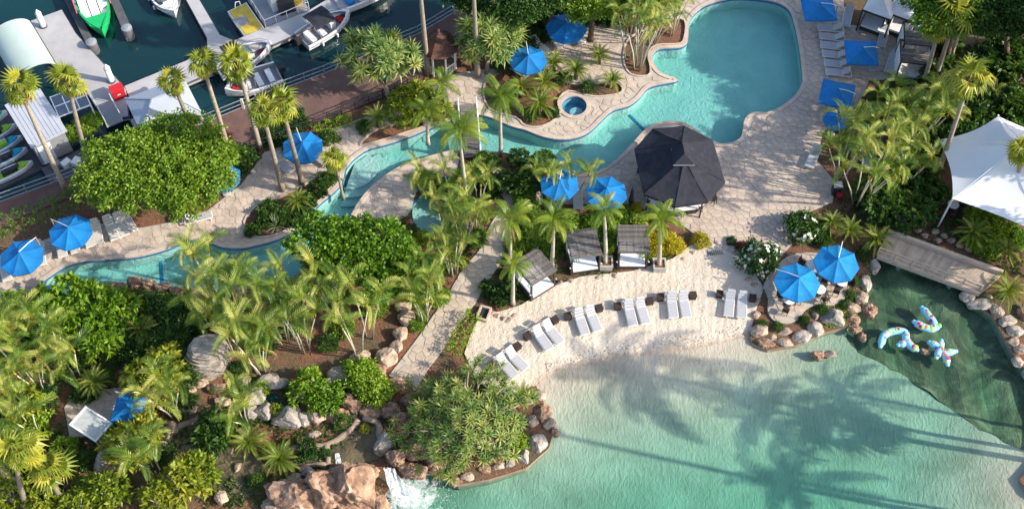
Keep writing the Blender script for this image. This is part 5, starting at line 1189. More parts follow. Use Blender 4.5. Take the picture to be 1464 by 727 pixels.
# waterfall
top = P(556, 668, .9); bot = P(574, 706, WL); t = thing('waterfall', 'white waterfall pouring between red boulders into the lagoon', 'waterfall', (bot.x, bot.y, WL))
mb = MB(); n = 10; m_ = 10; vs = []
for i in range(n+1):
    s = i/n; c = top.lerp(bot, s); c.z = .95+(WL-.95)*s**1.8
    for j in range(m_+1):
        x = (j/m_-.5)*(.7+.6*s); vs.append((c.x+x-bot.x, c.y-bot.y-.25*abs(x)+.07*math.sin(j*2.1+i), c.z-WL+.05*math.sin(j*1.7+i*1.3)))
mb.add(vs, [(i*(m_+1)+j, (i+1)*(m_+1)+j, (i+1)*(m_+1)+j+1, i*(m_+1)+j+1) for i in range(n) for j in range(m_)]); mb.ob('falling_sheet', 'falling_water', t, True)
mb = MB(); rr = random.Random(5)
for i in range(700):
    r_ = 3.2*rr.random()**.7; a = rr.uniform(-2.9, .9); s = rr.uniform(.008, .03); p = (r_*math.cos(a)+.5, r_*math.sin(a)*.75-.1, rr.uniform(-.03, .25)*max(0, 1-r_/2.6))
    mb.add([(p[0]-s, p[1]-s, p[2]), (p[0]+s, p[1]-s, p[2]), (p[0], p[1]+s, p[2]), (p[0], p[1], p[2]+s*1.4)], [(0, 1, 3), (1, 2, 3), (2, 0, 3)])
kind(mb.ob('spray_drops', 'flower_white', t), 'stuff')
mb = MB(); poly = [(3.7*math.cos(a)*(1+.12*math.sin(3*a+1))+.55, 2.5*math.sin(a)*(1+.1*math.sin(4*a))-.35) for a in np.linspace(0, 2*math.pi, 33)[:-1]]; mb.prism(poly, .004, .014); mb.ob('foam', 'foam', t)
c = P(483, 655, .1); t = thing('cascade', 'short white cascade falling between the stream rims', 'waterfall', (c.x, c.y, -.03), .2)
mb = MB(); mb.add([(-.14, .35, .22), (.14, .35, .22), (.20, -.35, .03), (-.18, -.35, .03), (-.16, .05, .16), (.17, .05, .16)], [(0, 1, 5, 4), (4, 5, 2, 3)]); mb.ob('falling_sheet', 'falling_water', t)

# ================================================================== PLANTS
def quadleaf(mb, p, d, s, up, L, W, droop=0.25, m=0):          # a pointed leaf: base, belly, tip
    mid = p+d*L*.5+up*L*.06; tip = p+d*L-Vector((0, 0, droop*L))
    mb.add([p, mid+s*W/2, tip, mid-s*W/2], [(0, 1, 2), (0, 2, 3)], m)
def frond_mesh(name, mat, L=2.0, n=16, ll=.5, w_=.07, a0=R(60), a1=R(-45), sweep=R(35), lift=.15, droop=.35, stalk=.12, seed=0):
    r = random.Random(seed); mb = MB(); N = 10; pts = [Vector((0, 0, 0))]; tg = []
    for i in range(N):
        a = a0+(a1-a0)*((i+.5)/N)**1.1; d = Vector((math.cos(a), 0, math.sin(a))); pts.append(pts[-1]+d*L/N); tg.append(d)
    tg.append(tg[-1])
    for i in range(N):
        h0, h1 = .035*(1-i/N)+.008, .035*(1-(i+1)/N)+.008
        mb.add([pts[i]+Vector((0, h0, 0)), pts[i]-Vector((0, h0, 0)), pts[i+1]-Vector((0, h1, 0)), pts[i+1]+Vector((0, h1, 0))], [(0, 1, 2, 3)])
    for k in range(n):
        t = stalk+(1-stalk)*(k+.5)/n; f = t*N; i = min(int(f), N-1); p = pts[i].lerp(pts[i+1], f-i); d = tg[i].lerp(tg[min(i+1, N)], f-i).normalized(); nrm = Vector((0, 1, 0)).cross(d)*-1
        if nrm.z < 0 and abs(d.z) < .8: nrm = -nrm
        l = ll*(.30+.70*math.sin(math.pi*min(1, t*.85+.12)))*r.uniform(.9, 1.1)
        for s in (-1, 1):
            sw = sweep+R(25)*t; dr = (Vector((0, s, 0))*math.cos(sw)+d*math.sin(sw)+nrm*(lift+r.uniform(-.08, .08))).normalized()
            md = p+dr*l*.55; tip = p+dr*l-Vector((0, 0, droop*l)); wv = d*(w_/2)
            mb.add([p-wv*.6, p+wv*.6, md+wv, md-wv, tip], [(0, 1, 2, 3), (3, 2, 4)])
    return mb.me(name, mat)
def fan_mesh(name, mat, pet=.75, rad=1.0, n=12, span=R(220), droop=.5, seed=0):
    r = random.Random(seed); mb = MB(); a = R(12); h = Vector((pet*math.cos(a), 0, pet*math.sin(a)))
    mb.add([(0, .03, 0), (0, -.03, 0), h-Vector((0, .015, 0)), h+Vector((0, .015, 0))], [(0, 1, 2, 3)])
    for k in range(n):
        th = -span/2+span*(k+.5)/n; dth = span/n*.5; l = rad*(.72+.28*math.cos(th*.6))*r.uniform(.92, 1.06)
        D = lambda q: Vector((math.cos(q), math.sin(q), 0)); z = Vector((0, 0, 1))
        i0, i1 = h+D(th-dth)*l*.55+z*.03, h+D(th+dth)*l*.55+z*.03; c = h+D(th)*l*.5+z*.10; tip = h+D(th)*l-z*droop*l*r.uniform(.6, 1.3)
        mb.add([h, i0, c, i1, tip], [(0, 1, 2), (0, 2, 3), (1, 4, 2), (2, 4, 3)])
    return mb.me(name, mat)
def rosette_mesh(name, mat, n=22, L=.9, W=.07, up0=R(75), up1=R(-5), seed=0, bend=.5):
    r = random.Random(seed); mb = MB()
    for k in range(n):
        a = k*2.4; e = up0+(up1-up0)*(k/n)+r.uniform(-.15, .15); l = L*r.uniform(.8, 1.1); s = Vector((-math.sin(a), math.cos(a), 0))
        p0 = Vector((0, 0, 0)); d = Vector((math.cos(a)*math.cos(e), math.sin(a)*math.cos(e), math.sin(e))); p1 = d*l*.5; p2 = p1+(d-Vector((0, 0, bend))).normalized()*l*.5
        mb.add([p0-s*W*.4, p0+s*W*.4, p1+s*W/2, p1-s*W/2, p2], [(0, 1, 2, 3), (3, 2, 4)])
    return mb.me(name, mat)
FR = {
 'feather': [frond_mesh('frond', 'leaf_feather', 2.7, 22, .62, .085, R(62), R(-50), R(30), .1, .5, .14, i) for i in range(3)],
 'cane': [frond_mesh('frond', 'leaf_cane', 1.65+.15*i, 15, .52, .085, R(80), R(-48-10*i), R(36), .55-.08*i, .18, .12, i) for i in range(4)],
 'date': [frond_mesh('frond', 'leaf_date', 1.65, 20, .34, .055, R(50), R(-30), R(45), .30, .15, .10, i) for i in range(3)],
 'fan': [fan_mesh('leaf', 'leaf_fan', seed=i) for i in range(3)],
 'dry': [fan_mesh('dead_leaf', 'leaf_dry', .55, .7, 9, R(120), .5, seed=i) for i in range(2)],
 'strap': [rosette_mesh('leaf_rosette', 'leaf_pandan', 20, 1.0, .12, seed=i) for i in range(3)],
 'agave': [rosette_mesh('leaf_rosette', 'leaf_grey', 34, .95, .09, R(85), R(5), seed=i, bend=.1) for i in range(2)],
}
FR['deadfrond'] = [frond_mesh('dead_frond', 'leaf_dry', 1.8, 12, .34, .05, R(5), R(-85), R(50), -.1, .6, .14, 9)]
def wiggle(p0, p1, n, amp, r):
    out = []
    for i in range(n+1):
        t = i/n; q = p0.lerp(p1, t); k = amp*math.sin(math.pi*t); out.append(q+Vector((r.uniform(-1, 1)*k, r.uniform(-1, 1)*k, 0)))
    return out
def tree_palm(base, crown, kind_, label, group=None, size=1.0, nl=None, r0=None, seed=0, name=None):
    r = random.Random(seed+int(base[0]*7+base[1])); b = P(*base); top = above(b, *crown); h = max(top.z, .5)
    t = thing(name or {'fan': 'fan_palm', 'feather': 'feather_palm'}[kind_], label, 'palm tree', (b.x, b.y, -.05), 0, group)
    tp = Vector((top.x-b.x, 0, h+.05)); cv = Vector((tp.x*.35, 0, tp.z*.5))
    pts = []
    for i in range(9):
        s = i/8; q = Vector((0, 0, 0)).lerp(cv, s).lerp(cv.lerp(tp, s), s); pts.append(q)
    ra = r0 or (.21 if kind_ == 'fan' else .17); mb = MB(); mb.tube(pts, [ra*(1.25 if i == 0 else 1.0)*(1-.42*i/8) for i in range(9)], 9); mb.ob('trunk', 'trunk_grey' if kind_ == 'fan' else 'trunk_pale', t, True)
    if kind_ == 'fan':
        n = nl or 18
        for k in range(n):
            pitch = R(76)-R(138)*(k/n)**.95+r.uniform(-.3, .3)
            ob('leaf', FR['fan'][k % 3], t, tp+Vector((0, 0, .15-.35*k/n)), (r.uniform(-.6, .6), -pitch, k*2.4+r.uniform(-.35, .35)), size*r.uniform(.75, 1.2))
        for k in range(9): ob('dead_leaf', FR['dry'][k % 2], t, tp-Vector((0, 0, .35+.04*k)), (0, R(62)+r.uniform(-.2, .25), k*2.4), size*r.uniform(.7, 1.0))
        mb = MB(); mb.lathe([(ra*.7, -.9), (ra*1.15, -.5), (ra*1.2, 0), (.05, .3)], 9, tp); mb.ob('crown_base', 'trunk_brown', t)
    else:
        n = nl or 17; mb = MB(); mb.tube([tp-Vector((0, 0, .05)), tp+Vector((0, 0, .35*size)), tp+Vector((0, 0, .75*size))], [ra*.72, ra*.8, ra*.35], 8); mb.ob('crownshaft', 'shaft_green', t, True)
        for k in range(n):
            pitch = R(38)-R(88)*(k/n)+r.uniform(-.12, .12)
            ob('frond', FR['feather'][k % 3], t, tp+Vector((0, 0, .65*size)), (r.uniform(-.3, .3), -pitch, k*2.4+r.uniform(-.25, .25)), size*r.uniform(.82, 1.1))
    if kind_ == 'feather':
        for k in range(2): ob('dead_frond', FR['deadfrond'][0], t, tp+Vector((0, 0, .2)), (0, r.uniform(0, .2), r.uniform(0, 6.28)), size*r.uniform(.8, 1.1))
    return t
def date_palm(u, v, label, group=None, size=1.0, h=.7, n=30, seed=0):           # u, v is the crown centre
    r = random.Random(seed+u*3+v); c = P(u, v, h+.3); t = thing('date_palm', label, 'palm tree', (c.x, c.y, -.05), r.uniform(0, 6), group)
    mb = MB(); mb.tube([(0, 0, 0), (.03, 0, h*.6), (0, 0, h)], [.2, .17, .14], 9); mb.ob('trunk', 'trunk_brown', t, True)
    for k in range(n):
        pitch = R(42)-R(72)*(k/n)+r.uniform(-.12, .12); ob('frond', FR['date'][k % 3], t, (0, 0, h), (r.uniform(-.25, .25), -pitch, k*2.4+r.uniform(-.2, .2)), size*r.uniform(.85, 1.1))
    return t
def cane_palm(u, v, label, group=None, h=4.0, n=6, size=1.0, seed=0, spread=1.0, nf=5):
    r = random.Random(seed+u*5+v*3); c = P(u, v); t = thing('cane_palm', label, 'palm', (c.x, c.y, -.05), 0, group)
    for i in range(n):
        a = i*2.4+r.uniform(-.4, .4); hh = h*r.uniform(.70, 1.18); rd = spread*(.25+.75*r.random())*h*.24
        p0 = Vector((math.cos(a)*.28, math.sin(a)*.28, 0)); p1 = Vector((math.cos(a)*(.3+rd), math.sin(a)*(.3+rd), hh)); pts = [p0, p0.lerp(p1, .45)-Vector((math.cos(a), math.sin(a), 0))*.12, p1]
        mb = MB(); mb.tube(pts, [.055, .05, .042], 6); st = mb.ob('stem', 'cane_stem', t, True)
        dn = (p1-p0).normalized(); mb = MB(); mb.tube([p1-dn*.05, p1+dn*.28, p1+dn*.5], [.05, .075, .03], 6); mb.ob('crownshaft', 'crownshaft', t, True)
        for k in range(nf):
            pitch = R(26)-R(58)*(k/nf)+r.uniform(-.15, .15); ob('frond', FR['cane'][(k+i) % 4], t, p1+dn*.45, (r.uniform(-.4, .4), -pitch, k*2.4+a+r.uniform(-.3, .3)), size*r.uniform(.8, 1.12))
        if i % 2: ob('dead_frond', FR['deadfrond'][0], t, p1+dn*.1, (0, r.uniform(0, .25), r.uniform(0, 6.28)), size*.7)
    return t
# -------- leaf clouds
def leaf_cloud(centres, nrm, per, spread, L, W, seed, flat=.5):
    g = np.random.default_rng(seed); n = len(centres)*per
    c = np.repeat(centres, per, 0)+g.normal(0, 1, (n, 3))*spread; d = np.repeat(nrm, per, 0)*.8+g.normal(0, 1, (n, 3))*np.array([1, 1, flat]); d /= np.linalg.norm(d, axis=1)[:, None]
    q = g.normal(0, 1, (n, 3)); s = np.cross(d, q); s /= np.linalg.norm(s, axis=1)[:, None]
    up = np.cross(s, d); up *= np.sign(up[:, 2:3]+1e-9); s = np.cross(d, up)
    l = (L*g.uniform(.7, 1.2, n))[:, None]; mid = c+d*l*.5+up*l*.06; tip = c+d*l; tip[:, 2] -= l[:, 0]*.22
    V = np.stack([c, mid+s*W/2, tip, mid-s*W/2], 1).reshape(-1, 3); return V
def cloud_mesh(name, V, mat):
    me = bpy.data.meshes.new(name); n = len(V)//4; me.vertices.add(len(V)); me.vertices.foreach_set('co', V.astype(np.float32).ravel())
    me.loops.add(n*4); me.loops.foreach_set('vertex_index', np.arange(n*4, dtype=np.int32)); me.polygons.add(n); me.polygons.foreach_set('loop_start', np.arange(0, n*4, 4, dtype=np.int32)); me.polygons.foreach_set('loop_total', np.full(n, 4, dtype=np.int32))
    me.materials.append(MAT[mat]); me.update(calc_edges=True); return me
def dome(n, rx, ry, rz, seed, low=-.25, rough=.16, lobes=0):
    g = np.random.default_rng(seed); p = g.normal(0, 1, (n*3, 3)); p /= np.linalg.norm(p, axis=1)[:, None]; p = p[p[:, 2] > low][:n]
    k = 1+rough*np.sin(p[:, 0]*5+seed)*np.sin(p[:, 1]*6+seed*2)+rough*.6*np.sin(p[:, 2]*9+p[:, 0]*7)
    k *= g.uniform(.72, 1.05, len(p)); return p*k[:, None]*np.array([rx, ry, rz]), p
def bush_variant(seed, mat, rx=1, ry=1, rz=.8, n=130, per=16, L=.20, W=.10, spread=.11, flat=.5, low=-.15): 
    c, nr = dome(n, rx, ry, rz, seed, low); return cloud_mesh('foliage', leaf_cloud(c, nr, per, spread, L, W, seed, flat), mat)
BUSH = {}
for m_ in ('leaf_bright', 'leaf_deep', 'leaf_tree', 'leaf_croton', 'leaf_red'):
    BUSH[m_] = [bush_variant(i+len(m_), m_) for i in range(3)]
BUSH['rosette_lime'] = [cloud_mesh('foliage', leaf_cloud(*dome(62, 1, 1, .85, 40+i, -.1, .22), 15, .05, .34, .13, 40+i, .45), 'leaf_lime') for i in range(3)]
BUSH['rosette_bright'] = [cloud_mesh('foliage', leaf_cloud(*dome(62, 1, 1, .85, 50+i, -.1, .22), 15, .05, .34, .13, 50+i, .45), 'leaf_bright') for i in range(3)]
BUSH['rosette_deep'] = [cloud_mesh('foliage', leaf_cloud(*dome(62, 1, 1, .85, 60+i, -.1, .22), 14, .05, .42, .16, 60+i, .45), 'leaf_deep') for i in range(3)]
def stems_mesh(seed, n=7, mat='trunk_pale', r_=.035):
    r = random.Random(seed); mb = MB()
    for k in range(n):
        a = k*2.4; q = Vector((math.cos(a)*r.uniform(.3, .75), math.sin(a)*r.uniform(.3, .75), r.uniform(.35, .7))); mb.tube([Vector((math.cos(a)*.06, math.sin(a)*.06, -1.0)), q*.35+Vector((0, 0, -.35)), q], [r_*1.5, r_*1.2, r_*.7], 5)
    return mb.me('branch', mat)
STEMS = [stems_mesh(i) for i in range(3)]
def bush(u, v, r_, kindb, label, group=None, h=None, sz=1.0, cat='shrub', name='shrub', legs=False, sy=1.0):   # u, v: centre of the crown
    hz = r_*.8*sz; zc = h if h is not None else hz*.35
    c = P(u, v, zc+hz*.3); t = thing(name, label, cat, (c.x, c.y, -.05), random.uniform(0, 6.28), group)
    i = random.randrange(3); ob('foliage', BUSH[kindb][i], t, (0, 0, zc+.05), (0, 0, 0), (r_, r_*sy, hz/.8))
    ob('branch', STEMS[i], t, (0, 0, zc+.05), (0, 0, 0), (r_*.8, r_*.8*sy, max(zc+.05, .1)))
    return t
def tree(u, v, rx, ry, rz, zc, mat, label, seed, n=420, per=40, L=.30, W=.15, spread=.22, base=None, group=None, lobes=((0, 0, 0, 1.0),), trunk_r=.22, tmat='trunk_brown'):
    c = P(u, v, zc); b = P(*base) if base else Vector((c.x, c.y, 0)); t = thing('broadleaf_tree', label, 'tree', (b.x, b.y, -.05), 0, group); off = Vector((c.x-b.x, c.y-b.y, zc))
    Vs = []
    r = random.Random(seed); tips = []; subs = []
    for (lx, ly, lz, ls) in lobes:
        m_ = max(7, int(17*ls)) if len(lobes) == 1 else 6
        for k in range(m_):
            a = k*2.39996+seed; q = ((k+.6)/m_)**.5*.74; hz = math.sqrt(max(0, 1-q*q))*.62-.06+r.uniform(-.10, .10)
            subs.append((lx+math.cos(a)*q*ls, ly+math.sin(a)*q*ls, lz+hz*ls, ls*r.uniform(.30, .44)))
    for i, (lx, ly, lz, ls) in enumerate(subs):
        cc, nn = dome(max(20, int(n*ls*ls*1.05)), rx*ls, ry*ls, rz*ls*1.15, seed+i, -.35, .2); cc = cc+np.array([off.x+lx*rx, off.y+ly*ry, off.z+lz*rz]); Vs.append(leaf_cloud(cc, nn, per, spread, L, W, seed+i))
        tips += [Vector(cc[j]) for j in r.sample(range(len(cc)), 1)]
    ob('crown', cloud_mesh('crown', np.concatenate(Vs), mat), t)
    fork = Vector((off.x*.5, off.y*.5, max(.6, zc-rz*.9))); mb = MB(); mb.tube([(0, 0, 0), fork*.5, fork], [trunk_r*1.4, trunk_r, trunk_r*.85], 9); mb.ob('trunk', tmat, t, True)
    for q in tips:
        mb = MB(); mb.tube([fork-Vector((0, 0, .1)), fork.lerp(q, .5)+Vector((0, 0, .2)), q*.97], [trunk_r*.5, trunk_r*.3, .03], 6); mb.ob('limb', tmat, t, True)
    return t
def pandanus(u, v, rx, ry, rz, zc, n, label, base=None, seed=0, size=1.0, low=-.2):
    r = random.Random(seed); c = P(u, v, zc); b = P(*base) if base else Vector((c.x, c.y, 0)); t = thing('pandanus_tree', label, 'tree', (b.x, b.y, -.05)); off = Vector((c.x-b.x, c.y-b.y, zc))
    pts, nr = dome(n, rx, ry, rz, seed, low, .2); fork = Vector((off.x*.5, off.y*.5, max(.3, (zc-rz)*.8)))
    mb = MB(); mb.tube([(0, 0, 0), fork], [.2, .15], 8); mb.ob('trunk', 'trunk_grey', t, True)
    for i in range(len(pts)):
        q = off+Vector(pts[i]); d = Vector(nr[i]); rot = (d*.7+Vector((0, 0, .5))).to_track_quat('Z', 'Y').to_euler()
        ob('leaf_rosette', FR['strap'][i % 3], t, q, rot, size*r.uniform(.8, 1.15))
        if i % 3 == 0: mb = MB(); mb.tube([fork, fork.lerp(q, .5)+Vector((0, 0, .1)), q], [.07, .06, .045], 5); mb.ob('branch', 'trunk_grey', t, True)
    return t

# ================================================================== PLANTING
# -------- big trees
tree(238, 250, 5.8, 4.0, 2.5, 3.3, 'leaf_tree', 'huge dense spreading green tree between promenade and winding pool', 3, 640, 34, .26, .14, .17, base=(235, 295), trunk_r=.3)
tree(505, 366, 3.7, 2.7, 2.2, 3.2, 'leaf_bright', 'glossy bright green tree between winding pool and mulch garden', 5, 420, 18, .32, .18, .13, base=(520, 405), lobes=((-.48, .22, .1, .78), (.42, .12, .15, .85), (.62, -.62, -.2, .78), (-.05, .1, .2, .7), (-.2, -.25, -.2, .6)), trunk_r=.18)
tree(1366, 18, 4.1, 3.2, 2.4, 6.5, 'leaf_tree', 'tall green tree overhanging the curtained cabanas', 8, 420, 22, .28, .14, .16, base=(1350, 95))
tree(1430, 20, 4.0, 3.4, 2.8, 6.5, 'leaf_deep', 'dark leafy tree beyond the tree over the cabanas', 9, 380, 22, .28, .14, .16, base=(1440, 95))
tree(1300, -70, 3.6, 3.0, 2.4, 5.5, 'leaf_deep', 'dark shade tree behind the curtained cabanas', 10, 420, 24, .28, .14, .16)
for i, (u, v, rr, zc, m_, lb) in enumerate(((735, 12, 2.5, 4.2, 'leaf_deep', 'dark tree behind the upper terrace, next to the tall palm trunks'), (790, -8, 2.6, 4.5, 'leaf_deep', 'dark tree behind the blue parasols of the upper terrace'), (848, 8, 2.4, 4.0, 'leaf_tree', 'mid green tree between upper terrace and bamboo-like palms'), (668, -10, 2.4, 4.0, 'leaf_deep', 'dark tree by the gazebo at the promenade edge'), (920, -18, 2.4, 5.0, 'leaf_lime', 'yellow green tree above the large pool end'))):
    tree(u, v, rr, rr*.85, rr*.75, zc, m_, lb, 20+i, 330, 22, .28, .14, .15, group='trees behind the upper terrace')
# off to the right of the view, the hotel's other palms and shade trees that throw the shadows across pool and lagoon
for i, (u, v, rr, zc) in enumerate(((1570, 60, 4.2, 9.5), (1640, 190, 2.6, 8.5), (1510, -60, 4.0, 9.5), (1640, 330, 3.0, 7.5))):
    tree(u, v, rr, rr*.9, rr*.8, zc, 'leaf_deep', 'tall shade tree in the hotel garden beyond the white marquee', 30+i, 170, 20, .36, .18, .2, group='shade trees beyond the marquee')
# -------- pandanus
pandanus(540, 80, 2.6, 1.9, 1.8, 3.6, 80, 'tall pandanus with spiky crown leaning over the promenade fence', (560, 152), 1, 1.0)
pandanus(700, 54, 2.3, 1.9, 1.8, 3.2, 80, 'dense grey green pandanus behind the gazebo', (695, 105), 2, 1.0)
pandanus(662, 604, 3.9, 3.9, 2.3, 1.0, 290, 'broad sprawling pandanus mound on the rocky lagoon shore', (660, 625), 3, .66, -.05)
# -------- fan palms
FP = 'tall slender fan palm '
for i, (b, c, lb) in enumerate((((95, 274), (27, 126), 'rising past the flat shed roof'), ((131, 248), (97, 116), 'rising past the glass canopy'), ((286, 214), (247, 118), 'standing before the hipped kiosk'), ((325, 207), (289, 90), 'beside the red cordyline and the kiosk'), ((372, 212), (339, 90), 'standing before two moored motorboats'), ((404, 272), (375, 158), 'behind the lone blue parasol, promenade side'), ((432, 262), (402, 148), 'whose trunk crosses the lone blue parasol'),
        ((1338, 254), (1386, 112), 'whose trunk crosses the corner of the white marquee'), ((1438, 302), (1464, 214), 'in front of the white marquee'), ((1318, 126), (1343, 38), 'with pale trunk beside the plank roofed cabana'), ((1333, 124), (1366, 20), 'second from the plank roofed cabana'), ((1356, 90), (1384, 2), 'third from the plank roofed cabana'))):
    tree_palm(b, c, 'fan', FP+lb, 'tall fan palms', (.86, .8, .74, .8, .82, .78, .86, 1.05, .72, .9, 1.0, .95)[i], seed=i)
for i, (b, c, lb) in enumerate((((612, 106), (596, -62), 'with bare trunk beside the gazebo'), ((683, 110), (674, -70), 'with bare trunk in front of the grey green pandanus'), ((707, 75), (704, -80), 'third trunk from the gazebo'), ((729, 68), (729, -85), 'fourth trunk from the gazebo'))):
    tree_palm(b, c, 'fan', FP+lb, 'tall fan palms', 1.0, seed=20+i)
# palms that stand outside the view, right of the lagoon; their shadows lie on the water
SH = Vector((-SUNV.x, -SUNV.y, 0))/SUNV.z
for i, (u, v, h, kd, sz, lb) in enumerate(((1000, 548, 15.0, 'feather', 1.85, 'tallest palm on the far lagoon bank'), (1185, 598, 11.0, 'feather', 1.5, 'tall leaning palm on the far lagoon bank'), (1245, 612, 9.5, 'fan', 1.5, 'shorter fan palm on the far lagoon bank'), (1285, 570, 8.5, 'feather', 1.2, 'short feather palm nearest the bridge on the far lagoon bank'), (1240, 700, 10.5, 'feather', 1.4, 'feather palm at the shallow end of the far lagoon bank'), (770, 612, 21.0, 'fan', .8, 'towering thin palm beyond the shallow end of the lagoon'))):
    tgt = P(u, v, WL); bs = tgt-SH*h; b = proj((bs.x, bs.y, 0)); q = proj((bs.x, bs.y, h)); tree_palm(b, q, kd, lb, 'palms on the far lagoon bank', sz, seed=40+i)
tree_palm((92, 722), (68, 672), 'fan', 'short fan palm near the garden ledge rock and grey rocks', None, .95, seed=60); tree_palm((40, 730), (22, 640), 'fan', 'fan palm at the wooded edge below the garden tent', None, .95, seed=61)
tree_palm((491, 284), (478, 228), 'fan', 'short fan palm on the pool bank by the island plaza', None, .7, 22, .12, seed=62)
# -------- feather palms
for i, (b, c, lb, s, n) in enumerate((((716, 222), (715, 148), 'royal palm growing from the pool bank right beside the footbridge', 1.0, 16), ((667, 290), (657, 196), 'coconut palm with yellowing fronds in front of the footbridge', 1.05, 18), ((730, 388), (729, 322), 'royal palm beside the garden path above the angled daybed', .95, 17), ((789, 384), (792, 322), 'royal palm between the angled daybed and the middle daybed', .9, 16), ((866, 380), (864, 306), 'slim palm growing in the square planter between daybeds', .8, 14), ((942, 383), (944, 322), 'feathery palm growing in the planter beside the yellow crotons', .85, 17), ((733, 434), (734, 384), 'small palm at the path corner of the angled daybed', .62, 14), ((640, 165), (632, 128), 'drooping palm at the promenade end of the footbridge', .85, 15), ((612, 205), (610, 165), 'drooping palm over the pool edge beside the footbridge', .8, 14))):
    tree_palm(b, c, 'feather', lb, 'feather palms', s*.85, n, seed=70+i)
# -------- date palms
for i, (u, v, s, h, lb) in enumerate(((540, 166, 1.0, 1.0, 'dwarf date palm in the bed by the rounded pool steps'), (858, 76, .85, .9, 'dwarf date palm nearest the bamboo-like palms on the upper terrace'), (792, 88, .95, 1.0, 'yellowish dwarf date palm beside the terrace parasol'), (824, 98, .95, .9, 'dwarf date palm in the middle of the spa bed'), (778, 116, 1.0, 1.0, 'dwarf date palm behind the round spa, parasol side'), (772, 146, 1.15, 1.0, 'largest dwarf date palm between spa and footbridge'), (876, 112, .85, .7, 'dwarf date palm at the paved tip of the spa bed'), (744, 122, .95, .9, 'dwarf date palm at the footbridge end of the spa bed'),
        (1190, 316, .85, 1.0, 'dwarf date palm next to the white flowering bush by the deck'), (1216, 326, .85, .9, 'dwarf date palm between white bush and bridge'), (1254, 340, 1.05, .8, 'pale dwarf date palm at the start of the lagoon bridge'), (1306, 290, 1.0, .8, 'dwarf date palm in dark planting behind the bridge'), (1392, 330, 1.1, .9, 'dwarf date palm near the dining table by the bridge'), (1441, 357, .95, .7, 'dwarf date palm at the far kerb of the bridge end'), (1441, 414, 1.15, .7, 'pale dwarf date palm on the boulders at the bridge end'),
        (355, 630, 1.05, .7, 'dwarf date palm over the short stream rim'), (399, 654, 1.1, .7, 'dwarf date palm with yellow fronds by the long stream rim'), (426, 284, .8, .7, 'dwarf date palm in the bed between pool and lone parasol'), (134, 545, 1.0, .9, 'dwarf date palm behind the garden patio'), (748, 562, .8, .3, 'low yellow date palm on the beach corner rocks'), (200, 470, 1.0, .8, 'dwarf date palm in the shaded garden below the winding pool'), (1330, 245, .95, .8, 'dwarf date palm beneath the marquee fan palm'), (1372, 160, .95, 1.2, 'dwarf date palm in the trees behind the marquee'), (1420, 130, 1.0, 1.4, 'dwarf date palm under the dark trees behind the marquee'))):
    date_palm(u, v, lb, 'dwarf date palms', s*.86, h, seed=i)
# -------- cane palms
def canes(pts, label, group, **kw):
    for i, (u, v, h, n) in enumerate(pts): cane_palm(u, v, label, group, h, n, seed=i, **kw)
canes(((912, 98, 5.0, 7), (898, 84, 5.2, 6), (932, 62, 4.8, 6), (958, 48, 4.4, 6), (900, 50, 4.6, 5)), 'bamboo-like cane palm clump in the mulch bed at the large pool', 'cane palms at the large pool', spread=1.3)
canes(((1225, 292, 5.6, 9), (1200, 258, 4.4, 6), (1252, 240, 5.0, 6), (1280, 232, 4.6, 5), (1304, 212, 4.6, 5), (1258, 196, 4.0, 4), (1205, 222, 3.6, 4), (1322, 196, 4.2, 4), (1292, 268, 3.2, 4)), 'tall bushy cane palm clump between pool deck and marquee', 'cane palms by the pool deck', spread=1.35)
canes(((606, 456, 4.0, 6), (648, 390, 4.0, 5), (632, 326, 2.6, 3), (662, 352, 3.4, 4), (622, 420, 3.4, 4), (686, 284, 2.2, 3), (604, 272, 1.6, 3), (646, 284, 2.0, 3), (676, 326, 2.4, 3), (778, 274, 2.6, 3), (822, 278, 2.8, 2)), 'cane palm clump in the strip between island pool and garden path', 'cane palms by the garden path', size=.95)
canes(((300, 402, 4.6, 3), (322, 434, 5.0, 3), (346, 462, 4.8, 4), (306, 470, 4.2, 3), (378, 474, 5.0, 4), (408, 490, 5.0, 4), (436, 500, 4.8, 5), (512, 506, 5.6, 3), (527, 484, 5.2, 2), (424, 446, 4.0, 3), (474, 448, 4.2, 3), (374, 532, 4.6, 6), (334, 502, 4.2, 3)), 'golden cane palm clump with orange shafts in the mulch below the winding pool', 'golden cane palms in the mulch garden', size=1.12, spread=1.15)
canes(((60, 560, 4.0, 4), (28, 530, 4.0, 4), (84, 508, 3.4, 4), (16, 600, 3.8, 4), (112, 545, 3.0, 3), (52, 620, 3.2, 3), (8, 672, 3.4, 4), (248, 592, 3.6, 5), (350, 604, 3.0, 4), (40, 486, 3.0, 4), (6, 490, 3.2, 4), (222, 672, 2.8, 5)), 'cane palm clump in the thick lower garden around the patio', 'cane palms in the lower garden', size=1.1)
# -------- shrubs
def bushes(pts, kb, label, group, **kw):
    for u, v, r_ in pts: bush(u, v, r_, kb, label, group, **kw)
bushes(((62, 438, 1.3), (98, 422, 1.5), (132, 432, 1.6), (152, 458, 1.6), (118, 462, 1.3), (36, 450, 1.3), (172, 440, 1.3), (84, 460, 1.2), (20, 436, 1.1), (142, 486, 1.3)), 'rosette_bright', 'fresh green leafy shrub on the shady end bank of the winding pool', 'leafy shrubs at the winding pool end', h=1.3)
bushes(((206, 540, 1.4), (232, 520, 1.3), (226, 550, 1.1), (186, 632, 1.5), (206, 612, 1.1), (258, 688, 1.5), (284, 674, 1.2), (150, 700, 1.3), (226, 712, 1.1), (110, 724, 1.2), (60, 715, 1.1), (20, 630, 1.1), (30, 570, 1.2), (12, 705, 1.1)), 'rosette_lime', 'yellow green leafy shrub on pale stems in the lower garden', 'leafy shrubs in the lower garden', h=1.6)
